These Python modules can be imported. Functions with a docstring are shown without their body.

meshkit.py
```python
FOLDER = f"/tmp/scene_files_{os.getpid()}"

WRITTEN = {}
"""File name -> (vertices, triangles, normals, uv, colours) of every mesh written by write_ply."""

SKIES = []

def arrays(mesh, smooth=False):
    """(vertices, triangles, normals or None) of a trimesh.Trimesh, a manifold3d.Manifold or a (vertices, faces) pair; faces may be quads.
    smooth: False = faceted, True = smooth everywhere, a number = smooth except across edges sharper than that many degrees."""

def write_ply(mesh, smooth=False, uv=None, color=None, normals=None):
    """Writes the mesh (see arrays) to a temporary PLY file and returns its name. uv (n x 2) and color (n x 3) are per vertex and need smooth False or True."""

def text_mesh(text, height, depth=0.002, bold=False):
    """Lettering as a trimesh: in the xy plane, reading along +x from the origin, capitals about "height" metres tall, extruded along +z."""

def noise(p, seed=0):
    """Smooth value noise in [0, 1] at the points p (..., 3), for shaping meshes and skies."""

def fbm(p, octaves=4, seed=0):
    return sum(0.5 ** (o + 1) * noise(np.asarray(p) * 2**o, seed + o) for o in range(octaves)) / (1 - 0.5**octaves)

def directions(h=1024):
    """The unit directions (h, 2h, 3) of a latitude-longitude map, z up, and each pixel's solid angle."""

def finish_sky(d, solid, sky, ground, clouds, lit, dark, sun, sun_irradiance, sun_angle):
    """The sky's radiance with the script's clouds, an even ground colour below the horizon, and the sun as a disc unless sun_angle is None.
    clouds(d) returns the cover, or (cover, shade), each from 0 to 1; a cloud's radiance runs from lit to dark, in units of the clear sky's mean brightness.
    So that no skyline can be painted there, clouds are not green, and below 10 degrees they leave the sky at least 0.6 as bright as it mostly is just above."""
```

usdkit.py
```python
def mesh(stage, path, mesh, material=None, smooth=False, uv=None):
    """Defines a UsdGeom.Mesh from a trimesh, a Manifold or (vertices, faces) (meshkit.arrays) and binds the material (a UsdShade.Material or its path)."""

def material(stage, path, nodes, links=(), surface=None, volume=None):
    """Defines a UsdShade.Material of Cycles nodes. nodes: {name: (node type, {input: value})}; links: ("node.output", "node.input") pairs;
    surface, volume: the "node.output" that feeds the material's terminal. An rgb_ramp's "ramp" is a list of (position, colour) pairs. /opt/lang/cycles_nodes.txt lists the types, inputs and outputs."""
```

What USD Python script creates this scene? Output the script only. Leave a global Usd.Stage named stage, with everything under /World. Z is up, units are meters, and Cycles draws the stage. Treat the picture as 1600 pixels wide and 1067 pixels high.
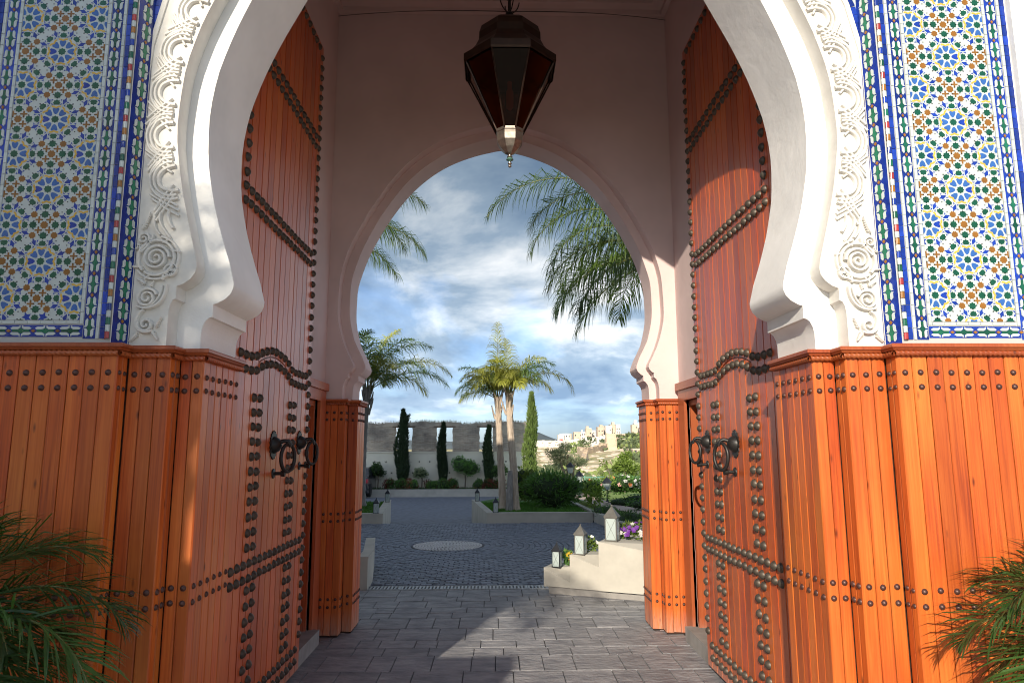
import math, random
import numpy as np, trimesh, usdkit, meshkit
from pxr import Usd, UsdGeom, UsdLux, UsdShade, Gf, Sdf
from shapely.geometry import Polygon, Point, LineString, box as sbox
from shapely import affinity, unary_union
from scipy.interpolate import PchipInterpolator

random.seed(7)
RNG = np.random.default_rng(7)
PI = math.pi
stage = Usd.Stage.CreateInMemory()
UsdGeom.SetStageUpAxis(stage, UsdGeom.Tokens.z)
UsdGeom.SetStageMetersPerUnit(stage, 1.0)
WORLD = UsdGeom.Xform.Define(stage, '/World')
stage.SetDefaultPrim(WORLD.GetPrim())
UsdGeom.Scope.Define(stage, '/World/Looks')

# ---------------------------------------------------------------- camera
CAM = np.array([-.075, 0, 1.7]); FPX = 1077.; PITCH = .1512; YAW = .0246; ROLL = -.0026
fwd = np.array([math.sin(YAW)*math.cos(PITCH), math.cos(YAW)*math.cos(PITCH), math.sin(PITCH)])
rt0 = np.array([math.cos(YAW), -math.sin(YAW), 0.]); up0 = np.cross(rt0, fwd)
rt = math.cos(ROLL)*rt0 + math.sin(ROLL)*up0; upv = -math.sin(ROLL)*rt0 + math.cos(ROLL)*up0
cam = UsdGeom.Camera.Define(stage, '/World/camera')
cam.AddTransformOp().Set(Gf.Matrix4d(*rt, 0, *upv, 0, *(-fwd), 0, *CAM, 1))
cam.CreateHorizontalApertureAttr(36.0); cam.CreateVerticalApertureAttr(36.0*682/1024)
cam.CreateFocalLengthAttr(36.0*FPX/1600)
cam.CreateClippingRangeAttr(Gf.Vec2f(.05, 40000))
EXPOSURE = 1.4
cam.CreateExposureAttr(EXPOSURE)

# ---------------------------------------------------------------- sun and sky
SX, SZ = .32, .43                                   # light travels (SX, 1, -SZ)
to_sun = np.array([-SX, -1, SZ]); to_sun /= np.linalg.norm(to_sun)
ELEV = math.asin(to_sun[2]); ROT = math.atan2(to_sun[0], to_sun[1])
sun = UsdLux.DistantLight.Define(stage, '/World/sun')
sun.CreateIntensityAttr(0.60); sun.CreateAngleAttr(.5); sun.CreateNormalizeAttr(True); sun.CreateColorAttr(Gf.Vec3f(1, .90, .74))
zc = to_sun; xc = np.cross([0, 0, 1], zc); xc /= np.linalg.norm(xc); yc = np.cross(zc, xc)
sun.AddTransformOp().Set(Gf.Matrix4d(*xc, 0, *yc, 0, *zc, 0, 0, 0, 0, 1))
SKY = .15
SKYX, SKYY = 16.0, 3.96
sky_nodes = {
 'sky': ('sky_texture', {'sky_type': 'single_scattering', 'sun_disc': False, 'sun_elevation': ELEV, 'sun_rotation': ROT, 'altitude': 100., 'air_density': 1., 'aerosol_density': 1., 'ozone_density': 1.5}),
 'tc': ('texture_coordinate', {}), 'sep': ('separate_xyz', {}),
 'za': ('math', {'math_type': 'add', 'value2': .34}), 'zm': ('math', {'math_type': 'maximum', 'value2': .03}),
 'dx': ('math', {'math_type': 'divide'}), 'dy': ('math', {'math_type': 'divide'}), 'cv': ('combine_xyz', {'z': 3.7}),
 'mp': ('mapping', {'mapping_type': 'point', 'location': (SKYX, SKYY, 0), 'scale': (1., 1., 1.)}),
 'n1': ('noise_texture', {'scale': 1.05, 'detail': 9., 'roughness': .53, 'distortion': .25}),
 'n2': ('noise_texture', {'scale': 2.3, 'detail': 8., 'roughness': .56, 'distortion': .3}),
 'hz': ('map_range', {'from_min': .0, 'from_max': .22, 'to_min': -.075, 'to_max': .05, 'clamp': True}), 'cs': ('math', {'math_type': 'add'}),
 'cov': ('map_range', {'from_min': .36, 'from_max': .52, 'to_min': 0., 'to_max': 1., 'clamp': True}),
 'lit': ('rgb_ramp', {'ramp': [(0, (.15, .24, .37)), (.36, (.19, .29, .43)), (.48, (.32, .43, .56)), (.56, (.62, .70, .78)), (.64, (1.0, 1.02, 1.04)), (1, (1.2, 1.2, 1.2))]}),
 'gain': ('mix_color', {'blend_type': 'multiply', 'fac': 1., 'use_clamp': False}), 'bw': ('rgb_to_bw', {}), 'amb': ('mix_color', {'blend_type': 'add', 'fac': .5, 'a': (.8, .8, .8), 'use_clamp': False}),
 'blue': ('mix_color', {'blend_type': 'multiply', 'fac': 1., 'b': (.38, .45, .60), 'use_clamp': False}),
 'mix': ('mix_color', {'blend_type': 'mix', 'use_clamp': False}),
 'bg': ('background_shader', {'strength': SKY}),
}
sky_links = [('tc.generated', 'sep.vector'), ('sep.z', 'zm.value1'), ('zm.value', 'za.value1'), ('sep.x', 'dx.value1'), ('za.value', 'dx.value2'), ('sep.y', 'dy.value1'), ('za.value', 'dy.value2'),
 ('dx.value', 'cv.x'), ('dy.value', 'cv.y'), ('cv.vector', 'mp.vector'), ('mp.vector', 'n1.vector'), ('mp.vector', 'n2.vector'), ('n1.fac', 'cs.value1'), ('sep.z', 'hz.value'), ('hz.result', 'cs.value2'), ('cs.value', 'cov.value'), ('n2.fac', 'lit.fac'),
 ('lit.color', 'gain.a'), ('sky.color', 'bw.color'), ('bw.val', 'amb.b'), ('amb.result', 'gain.b'), ('sky.color', 'blue.a'), ('cov.result', 'mix.fac'), ('blue.result', 'mix.a'), ('gain.result', 'mix.b'), ('mix.result', 'bg.color')]
sky_mat = usdkit.material(stage, '/World/Looks/sky', sky_nodes, sky_links, surface='bg.background')
dome = UsdLux.DomeLight.Define(stage, '/World/sky')
UsdShade.MaterialBindingAPI.Apply(dome.GetPrim()).Bind(sky_mat)
dome.GetPrim().SetCustomDataByKey('kind', 'structure'); dome.GetPrim().SetCustomDataByKey('label', 'blue sky with grey and white clouds'); dome.GetPrim().SetCustomDataByKey('category', 'sky')

# ---------------------------------------------------------------- helpers
_names = {}
def numbered(parent, name):
    k = (parent, name); n = _names.get(k, 0); _names[k] = n + 1
    return f'{parent}/{name}' if n == 0 else f'{parent}/{name}_{n:03d}'
def tag(p, label=None, cat=None, group=None, kind=None):
    p = p.GetPrim() if hasattr(p, 'GetPrim') else p
    for k, v in (('label', label), ('category', cat), ('group', group), ('kind', kind)):
        if v: p.SetCustomDataByKey(k, v)
    return p
def thing(name, label, cat, loc=(0, 0, 0), rotz=0, group=None, scale=None, kind=None):
    x = UsdGeom.Xform.Define(stage, numbered('/World', name))
    x.AddTranslateOp().Set(Gf.Vec3d(*map(float, loc))); x.AddRotateZOp().Set(float(rotz))
    if scale is not None: x.AddScaleOp().Set(Gf.Vec3f(*map(float, scale if np.ndim(scale) else (scale,)*3)))
    return tag(x.GetPrim(), label, cat, group, kind)
def dup(src, label, loc, rotz=0, group=None, scale=None, cat=None):
    was = src.GetCustomData(); base = src.GetName()
    if base[-3:].isdigit() and base[-4] == '_': base = base[:-4]
    r = thing(base, label, cat or was['category'], loc, rotz, group or was.get('group'), scale)
    r.GetReferences().AddInternalReference(src.GetPath()); r.SetInstanceable(True)
    return r
class B:
    """collects triangles of one mesh"""
    def __init__(s): s.v, s.f, s.n = [], [], 0
    def add(s, v, f):
        v = np.asarray(v, float); f = np.asarray(f, int)
        if f.shape[1] == 4: f = np.vstack([f[:, [0, 1, 2]], f[:, [0, 2, 3]]])
        s.v.append(v); s.f.append(f + s.n); s.n += len(v); return s
    def tm(s, m): return s.add(m.vertices, m.faces)
    def box(s, x0, x1, y0, y1, z0, z1):
        v = [(x, y, z) for z in (z0, z1) for y in (y0, y1) for x in (x0, x1)]
        return s.add(v, [(0, 2, 3, 1), (4, 5, 7, 6), (0, 1, 5, 4), (2, 6, 7, 3), (0, 4, 6, 2), (1, 3, 7, 5)])
    def hexa(s, bottom, top):
        return s.add(list(bottom) + list(top), [(0, 3, 2, 1), (4, 5, 6, 7), (0, 1, 5, 4), (1, 2, 6, 5), (2, 3, 7, 6), (3, 0, 4, 7)])
    def prism(s, poly, a, b, frame=None):
        """extrudes a shapely polygon (u, v) from w=a to w=b; frame(u, v, w) -> xyz rows"""
        for g in getattr(poly, 'geoms', [poly]):
            if g.is_empty or g.area < 1e-9: continue
            m = trimesh.creation.extrude_polygon(g, b - a, engine='earcut'); p = np.array(m.vertices); p[:, 2] += a
            s.add(p if frame is None else frame(p), m.faces)
        return s
    def tube(s, pts, r, n=8, cap=True):
        P = np.asarray(pts, float); R = np.broadcast_to(np.asarray(r, float), (len(P),))
        T = np.gradient(P, axis=0); T /= np.linalg.norm(T, axis=1, keepdims=True) + 1e-12
        u = np.cross(T[0], [0, 0, 1.]); u = u if np.linalg.norm(u) > .1 else np.cross(T[0], [1., 0, 0]); rows = []
        for i in range(len(P)):
            u = u - T[i]*(u @ T[i]); u /= np.linalg.norm(u); w = np.cross(T[i], u)
            a = np.arange(n)/n*2*PI
            rows.append(P[i] + R[i]*(np.cos(a)[:, None]*u + np.sin(a)[:, None]*w))
        v = np.vstack(rows); f = []
        for i in range(len(P)-1):
            for j in range(n): k = (j+1) % n; f.append((i*n+j, i*n+k, (i+1)*n+k, (i+1)*n+j))
        f = np.array(f); s.add(v, f)
        if cap:
            for o in (0, (len(P)-1)*n):
                s.add(v[o:o+n], [(0, j, j+1) for j in range(1, n-1)])
        return s
    def lathe(s, prof, n=16, o=(0, 0, 0), ax=(0, 0, 1), phase=0., cap=True):
        ax = np.asarray(ax, float); ax /= np.linalg.norm(ax)
        u = np.cross(ax, [0, 1., 0]); u = u if np.linalg.norm(u) > .1 else np.cross(ax, [1., 0, 0]); u /= np.linalg.norm(u); w = np.cross(ax, u)
        a = np.arange(n)/n*2*PI + phase; ring = np.cos(a)[:, None]*u + np.sin(a)[:, None]*w
        v = np.vstack([np.asarray(o) + r*ring + h*ax for r, h in prof]); f = []
        for i in range(len(prof)-1):
            for j in range(n): k = (j+1) % n; f.append((i*n+j, i*n+k, (i+1)*n+k, (i+1)*n+j))
        s.add(v, f)
        if cap:
            for i in (0, len(prof)-1):
                if prof[i][0] > 1e-4: s.add(v[i*n:i*n+n], [(0, j, j+1) for j in range(1, n-1)])
        return s
    def out(s): return np.vstack(s.v), np.vstack(s.f)
def obj(parent, name, mesh, mat, label=None, cat=None, group=None, kind=None, smooth=False, off=None):
    par = '/World' if parent is None else str(parent.GetPath())
    if isinstance(mesh, B): mesh = mesh.out()
    v, f = mesh
    if off is not None: v = v - np.asarray(off, float)
    m = usdkit.mesh(stage, numbered(par, name), (v, f), mat, smooth=smooth)
    return tag(m.GetPrim(), label, cat, group, kind)
XZ = lambda p: np.column_stack([p[:, 0], p[:, 2], p[:, 1]])           # (u, v, w) -> x=u, z=v, y=w

# ---------------------------------------------------------------- materials
LK = '/World/Looks/'
def mat(name, col, rough=.6, spec=.5, metal=0., vary=.0, vscale=4., stretch=(1, 1, 1), bump=0., bscale=40., bdist=.004, coat=0., island=0., detail=4., trans=0., transcol=None, col2=None, ramp=(.3, .7)):
    col = np.array(col, float); c2 = np.array(col2 if col2 is not None else col*(1+vary)); c1 = col if col2 is not None else col*(1-vary)
    N = {'g': ('geometry', {}), 'mp': ('mapping', {'mapping_type': 'point', 'scale': stretch}),
         'n': ('noise_texture', {'scale': vscale, 'detail': detail, 'roughness': .6}),
         'mr': ('map_range', {'from_min': ramp[0], 'from_max': ramp[1], 'to_min': 0., 'to_max': 1., 'clamp': True}),
         'c': ('mix_color', {'blend_type': 'mix', 'a': tuple(c1), 'b': tuple(c2)}),
         'p': ('principled_bsdf', {'roughness': rough, 'specular_ior_level': spec, 'metallic': metal, 'coat_weight': coat, 'coat_roughness': .12})}
    L = [('g.position', 'mp.vector'), ('mp.vector', 'n.vector'), ('n.fac', 'mr.value'), ('mr.result', 'c.fac')]
    src = 'c.result'
    if island:
        N['oi'] = ('object_info', {}); N['ad'] = ('math', {'math_type': 'add'}); N['fr'] = ('math', {'math_type': 'fraction'})
        N['im'] = ('map_range', {'from_min': 0., 'from_max': 1., 'to_min': 1-island, 'to_max': 1+island})
        N['hs'] = ('hsv', {}); L += [('g.random_per_island', 'ad.value1'), ('oi.random', 'ad.value2'), ('ad.value', 'fr.value1'), ('fr.value', 'im.value'), ('im.result', 'hs.value'), (src, 'hs.color')]; src = 'hs.color'
    L.append((src, 'p.base_color'))
    if bump:
        N['bn'] = ('noise_texture', {'scale': bscale, 'detail': 5., 'roughness': .6}); N['b'] = ('bump', {'strength': bump, 'distance': bdist})
        L += [('mp.vector', 'bn.vector'), ('bn.fac', 'b.height'), ('b.normal', 'p.normal')]
    surf = 'p.BSDF'
    if trans:
        N['t'] = ('translucent_bsdf', {}); N['mx'] = ('mix_closure', {'fac': trans}); N['tc'] = ('mix_color', {'blend_type': 'multiply', 'fac': 1., 'b': transcol or (1.3, 1.5, .6), 'use_clamp': False})
        L += [(src, 'tc.a'), ('tc.result', 't.color'), ('p.BSDF', 'mx.closure1'), ('t.BSDF', 'mx.closure2')]; surf = 'mx.closure'
    return usdkit.material(stage, LK + name, N, L, surface=surf)
def wood(name, dark, mid, lite, rough=.42, coat=.25, horizontal=False):
    sc = (75, 75, 1.5)
    N = {'g': ('geometry', {}), 'oi': ('object_info', {}), 'k': ('math', {'math_type': 'multiply', 'value2': 91.}), 'k2': ('math', {'math_type': 'multiply', 'value2': 37.}), 'cv': ('combine_xyz', {}),
         'mp': ('mapping', {'mapping_type': 'point', 'scale': sc}), 'n': ('noise_texture', {'scale': 1.1, 'detail': 5., 'roughness': .6, 'distortion': .8}),
         'w': ('noise_texture', {'scale': 6., 'detail': 3., 'roughness': .6}), 'blot': ('noise_texture', {'scale': 3.2, 'detail': 4.}), 'mp2': ('mapping', {'mapping_type': 'point', 'scale': (1, 1, .35)}),
         'r': ('rgb_ramp', {'ramp': [(.27, dark), (.46, mid), (.68, lite)]}),
         'sum': ('math', {'math_type': 'multiply_add', 'value2': .55, 'value3': 0.}), 's2': ('math', {'math_type': 'multiply_add', 'value2': .45}),
         'im': ('map_range', {'from_min': 0., 'from_max': 1., 'to_min': .80, 'to_max': 1.22}), 'im2': ('map_range', {'from_min': 0., 'from_max': 1., 'to_min': .487, 'to_max': .510}), 'hs': ('hsv', {}),
         'mpk': ('mapping', {'mapping_type': 'point', 'scale': (15., 15., 4.6)}), 'vo': ('voronoi_texture', {'scale': 1.}), 'kr': ('map_range', {'from_min': .04, 'from_max': .13, 'to_min': .8, 'to_max': 0., 'clamp': True}),
         'kc': ('mix_color', {'blend_type': 'mix', 'b': tuple(np.array(dark)*.35)}),
         'sz': ('separate_xyz', {}), 'ft': ('map_range', {'from_min': .0, 'from_max': .22, 'to_min': 1., 'to_max': 0., 'clamp': True}), 'fn': ('map_range', {'from_min': .38, 'from_max': .60, 'to_min': 0., 'to_max': .75, 'clamp': True}), 'fm': ('math', {'math_type': 'multiply'}), 'fc': ('mix_color', {'blend_type': 'mix', 'b': (.42, .33, .27)}),
         'b': ('bump', {'strength': .25, 'distance': .002}), 'p': ('principled_bsdf', {'roughness': rough, 'coat_weight': coat, 'coat_roughness': .25, 'specular_ior_level': .4})}
    L = [('oi.random', 'k.value1'), ('k.value', 'cv.x'), ('oi.random', 'k2.value1'), ('k2.value', 'cv.z'), ('g.position', 'mp.vector'), ('cv.vector', 'mp.location'), ('g.position', 'mp2.vector'), ('cv.vector', 'mp2.location'),
         ('g.position', 'mpk.vector'), ('cv.vector', 'mpk.location'), ('mpk.vector', 'vo.vector'), ('vo.distance', 'kr.value'),
         ('mp.vector', 'n.vector'), ('mp.vector', 'w.vector'), ('mp2.vector', 'blot.vector'), ('n.fac', 'sum.value1'), ('blot.fac', 's2.value1'), ('sum.value', 's2.value3'), ('s2.value', 'r.fac'),
         ('oi.random', 'im.value'), ('im.result', 'hs.value'), ('blot.fac', 'im2.value'), ('im2.result', 'hs.hue'), ('r.color', 'hs.color'), ('hs.color', 'kc.a'), ('kr.result', 'kc.fac'), ('g.position', 'sz.vector'), ('sz.z', 'ft.value'), ('w.fac', 'fn.value'), ('ft.result', 'fm.value1'), ('fn.result', 'fm.value2'), ('fm.value', 'fc.fac'), ('kc.result', 'fc.a'), ('fc.result', 'p.base_color'), ('n.fac', 'b.height'), ('b.normal', 'p.normal')]
    return usdkit.material(stage, LK + name, N, L, surface='p.BSDF')
M = {}
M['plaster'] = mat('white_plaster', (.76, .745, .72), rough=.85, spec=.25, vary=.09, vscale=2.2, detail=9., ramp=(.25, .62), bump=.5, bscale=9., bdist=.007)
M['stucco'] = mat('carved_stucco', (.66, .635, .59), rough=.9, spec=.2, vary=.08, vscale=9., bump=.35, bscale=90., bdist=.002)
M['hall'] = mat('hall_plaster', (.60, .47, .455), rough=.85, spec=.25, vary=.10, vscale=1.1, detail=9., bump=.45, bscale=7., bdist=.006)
M['cream'] = mat('cream_render', (.74, .70, .58), rough=.9, spec=.2, vary=.08, vscale=.9, bump=.25, bscale=22., bdist=.004)
M['plank'] = wood('cedar_plank', (.18, .028, .007), (.455, .092, .012), (.60, .160, .028))
M['gate'] = wood('gate_wood', (.20, .036, .008), (.45, .086, .014), (.56, .130, .026), rough=.36, coat=.35)
M['trim'] = wood('trim_wood', (.16, .035, .012), (.34, .075, .020), (.42, .11, .035))
M['gap'] = mat('dark_gap', (.035, .012, .006), rough=.9)
M['bolt'] = mat('bolt_iron', (.085, .038, .030), rough=.42, spec=.5, metal=.35, vary=.2, vscale=60.)
M['stud'] = mat('stud_iron', (.085, .070, .055), rough=.50, spec=.5, metal=.45, vary=.30, vscale=45., island=.15)
M['iron'] = mat('black_iron', (.030, .028, .027), rough=.45, spec=.5, metal=.5, vary=.2, vscale=40.)
M['z_white'] = mat('glaze_white', (.47, .515, .505), rough=.22, vary=.06, vscale=30., bump=.1, bscale=60., bdist=.001, island=.07)
M['z_blue'] = mat('glaze_cobalt', (.010, .036, .27), rough=.16, vary=.3, vscale=20., bump=.15, bscale=70., bdist=.001, island=.35)
M['z_mid'] = mat('glaze_mid_blue', (.035, .115, .36), rough=.18, vary=.15, vscale=20., island=.35)
M['z_green'] = mat('glaze_green', (.010, .105, .058), rough=.2, vary=.2, vscale=20., island=.4)
M['z_ochre'] = mat('glaze_ochre', (.27, .115, .016), rough=.25, vary=.15, vscale=20., island=.25)
M['z_yellow'] = mat('glaze_yellow', (.55, .34, .04), rough=.25, vary=.1, vscale=20., island=.15)
M['z_red'] = mat('glaze_red', (.33, .035, .035), rough=.22, vary=.1, vscale=20., island=.2)
M['z_black'] = mat('glaze_black', (.02, .02, .03), rough=.3)
M['grout'] = mat('tile_grout', (.42, .42, .40), rough=.9)
M['paver'] = mat('paver_stone', (.15, .15, .165), rough=.62, spec=.45, col2=(.32, .315, .32), vscale=5., detail=8., ramp=(.32, .72), bump=1., bscale=12., bdist=.022, stretch=(.9, 1.7, 1), island=.10)
M['joint'] = mat('joint_sand', (.085, .082, .082), rough=.95)
M['cobble'] = mat('cobble_stone', (.145, .162, .20), rough=.6, spec=.45, vary=.3, vscale=7., island=.3, bump=.4, bscale=40., bdist=.004)
M['pebble'] = mat('white_pebble', (.55, .54, .54), rough=.6, vary=.2, vscale=30., island=.35)
M['asphalt'] = mat('court_paving', (.15, .162, .195), rough=.75, vary=.3, vscale=6., bump=.8, bscale=24., bdist=.02)
M['steel'] = mat('drain_steel', (.38, .39, .40), rough=.5, metal=.6, vary=.25, vscale=20.)
M['step'] = mat('grey_step_stone', (.25, .235, .22), rough=.85, vary=.2, vscale=6., bump=.4, bscale=30., bdist=.005)

# ================================================================ GATEHOUSE
Y0, Y1, Y2, YJ = 3.03, 3.12, 3.22, 3.66             # tile face, carved face, inner band, back of the front wall
YR, YR2, YR3 = 6.61, 6.75, 7.09                     # rear wall faces
XW, XL, TOP = 1.70, 1.62, 6.2
def profile(pts, tail, x0=0.):
    p = np.array(pts); q = PchipInterpolator(p[::-1, 1], p[::-1, 0])
    t = np.linspace(0, 1, 46); zz = p[-1, 1] + (p[0, 1]-p[-1, 1])*(1-t**1.6)[::1]
    zz = np.sort(np.unique(np.concatenate([zz, p[-1:, 1], p[:1, 1]])))[::-1]
    half = [(float(q(z)), z) for z in zz]; half[0] = (0., p[0, 1])
    half += tail
    return [(x0+x, z) for x, z in half]
def opening(half, x0=0., low=1.47):
    r = [(x, z) for x, z in half]; l = [(2*x0-x, z) for x, z in half[1:]][::-1]
    xb = half[-1][0]
    return Polygon(r + [(xb, -.5), (2*x0-xb, -.5)] + l).buffer(0).union(sbox(-low, -.5, low, 2.10))
IN = profile([(0, 5.22), (.3, 5.10), (.6, 4.91), (.85, 4.70), (1.08, 4.39), (1.2, 4.16), (1.315, 3.92), (1.40, 3.70), (1.46, 3.48), (1.48, 3.28), (1.475, 3.12), (1.44, 2.90), (1.385, 2.70), (1.335, 2.55), (1.315, 2.47)],
    [(1.316, 2.445), (1.326, 2.418), (1.35, 2.392), (1.385, 2.372), (1.405, 2.366), (1.405, 2.305), (1.42, 2.302), (1.435, 2.288), (1.447, 2.262), (1.453, 2.23), (1.453, 2.0)])
OUT = profile([(0, 5.34), (.32, 5.22), (.66, 5.02), (.95, 4.76), (1.19, 4.40), (1.31, 4.17), (1.44, 3.89), (1.515, 3.695), (1.57, 3.46), (1.585, 3.21), (1.55, 2.94), (1.49, 2.69), (1.455, 2.56)],
    [(1.45, 2.525), (1.455, 2.495), (1.475, 2.465), (1.505, 2.442), (1.535, 2.43), (1.535, 2.372), (1.548, 2.366), (1.558, 2.345), (1.563, 2.31), (1.565, 2.0)])
XR = -.012
INR = profile([(0, 4.87), (.28, 4.80), (.575, 4.675), (.82, 4.50), (1.01, 4.30), (1.27, 3.90), (1.425, 3.55), (1.49, 3.28), (1.495, 3.05), (1.44, 2.74), (1.36, 2.58), (1.325, 2.49)],
    [(1.322, 2.462), (1.335, 2.43), (1.365, 2.40), (1.388, 2.388), (1.388, 2.338), (1.41, 2.325), (1.43, 2.295), (1.438, 2.255), (1.443, 2.0)], 0)
OUTR = profile([(0, 4.945), (.3, 4.885), (.62, 4.755), (.99, 4.46), (1.25, 4.10), (1.40, 3.83), (1.52, 3.55), (1.57, 3.30), (1.58, 3.0), (1.53, 2.74), (1.46, 2.57), (1.418, 2.49)],
    [(1.412, 2.462), (1.422, 2.435), (1.445, 2.41), (1.462, 2.403), (1.462, 2.36), (1.485, 2.34), (1.50, 2.30), (1.508, 2.255), (1.51, 2.0)], 0)
gate = thing('gatehouse', 'white plastered gatehouse with tall horseshoe arches, mosaic tile panels and orange timber cladding', 'gatehouse')
HALFW = 9.3
obj(gate, 'front_wall', B().prism(sbox(-HALFW, -.05, HALFW, 7.3).difference(opening(IN)), Y2, YJ, XZ), M['plaster'], smooth=28)
surround = obj(gate, 'arch_surround', B().prism(sbox(-1.765, 2.0, 1.765, 5.6).difference(opening(OUT, 0, 1.56)), Y1, Y2, XZ), M['stucco'], smooth=28)
flank = B()
for s in (-1, 1):
    flank.prism(unary_union([sbox(1.765, 0, 2.42, 5.6), sbox(2.42, 0, 3.4, 2.1)]) if s > 0 else unary_union([sbox(-2.42, 0, -1.765, 5.6), sbox(-3.4, 0, -2.42, 2.1)]), Y0+.004, Y2, XZ)
    flank.prism(sbox(2.42, 2.1, 3.4, 7.3) if s > 0 else sbox(-3.4, 2.1, -2.42, 7.3), Y0-.03, Y2, XZ)
flank.prism(sbox(-2.42, 5.6, 2.42, 7.3), Y0-.03, Y2, XZ)
obj(gate, 'front_pier', flank, M['plaster'])
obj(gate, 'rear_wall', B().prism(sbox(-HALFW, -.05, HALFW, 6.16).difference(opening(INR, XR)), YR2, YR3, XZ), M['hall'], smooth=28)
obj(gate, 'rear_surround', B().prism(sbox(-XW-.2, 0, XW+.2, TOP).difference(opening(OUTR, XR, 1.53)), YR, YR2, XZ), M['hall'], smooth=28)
DOOR = (5.42, 6.36, 2.12)                           # side doorway: y from, to, height
for s in (-1, 1):
    wl = sbox(YJ, 0, YR, TOP).difference(sbox(DOOR[0], -1, DOOR[1], DOOR[2]))
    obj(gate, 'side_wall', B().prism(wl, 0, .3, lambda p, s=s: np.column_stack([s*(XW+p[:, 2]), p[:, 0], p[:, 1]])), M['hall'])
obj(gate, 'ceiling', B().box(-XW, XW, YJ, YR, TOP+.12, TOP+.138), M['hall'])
cor = B()
for d, z0, z1 in ((.05, TOP-.05, TOP), (.16, TOP, TOP+.075), (.20, TOP+.075, TOP+.12)):
    cor.box(-XW, XW, YR-d, YR-.002, z0, z1)
    for s in (-1, 1): cor.box(min(s*XW, s*(XW-d)), max(s*XW, s*(XW-d)), YJ, YR-d, z0, z1)
obj(gate, 'ceiling_cornice', cor, M['hall'])
obj(gate, 'roof', B().box(-HALFW, HALFW, YJ+.002, YR2, 6.342, 6.36), M['plaster'])
wing = B().box(-22, -HALFW-.01, 3.4, 9, 0, 17.6)
obj(gate, 'upper_room', B().box(-HALFW+.01, -6.8, YJ+.01, 8.2, 6.37, 9.2), M['plaster'])
obj(gate, 'stair_tower', wing, M['plaster'])

# ---- offset of a plan polyline with mitred corners (normal = left of travel direction)
def offset(path, d):
    P = np.asarray(path, float); out = []
    for i in range(len(P)):
        ns = []
        if i > 0: t = P[i]-P[i-1]; t /= np.linalg.norm(t); ns.append(np.array([-t[1], t[0]]))
        if i < len(P)-1: t = P[i+1]-P[i]; t /= np.linalg.norm(t); ns.append(np.array([-t[1], t[0]]))
        n = sum(ns); n /= np.linalg.norm(n); out.append(P[i] + n*d/max(.3, n @ ns[0]))
    return np.array(out)
def dome(r, h, n=9):
    return [(r, 0), (r*.97, h*.18), (r*.80, h*.58), (r*.45, h*.90), (.0001, h)]
def bolt_mesh(o, ax, r, h, n=9):
    return B().lathe(dome(r, h), n, o, ax, cap=False)

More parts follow.
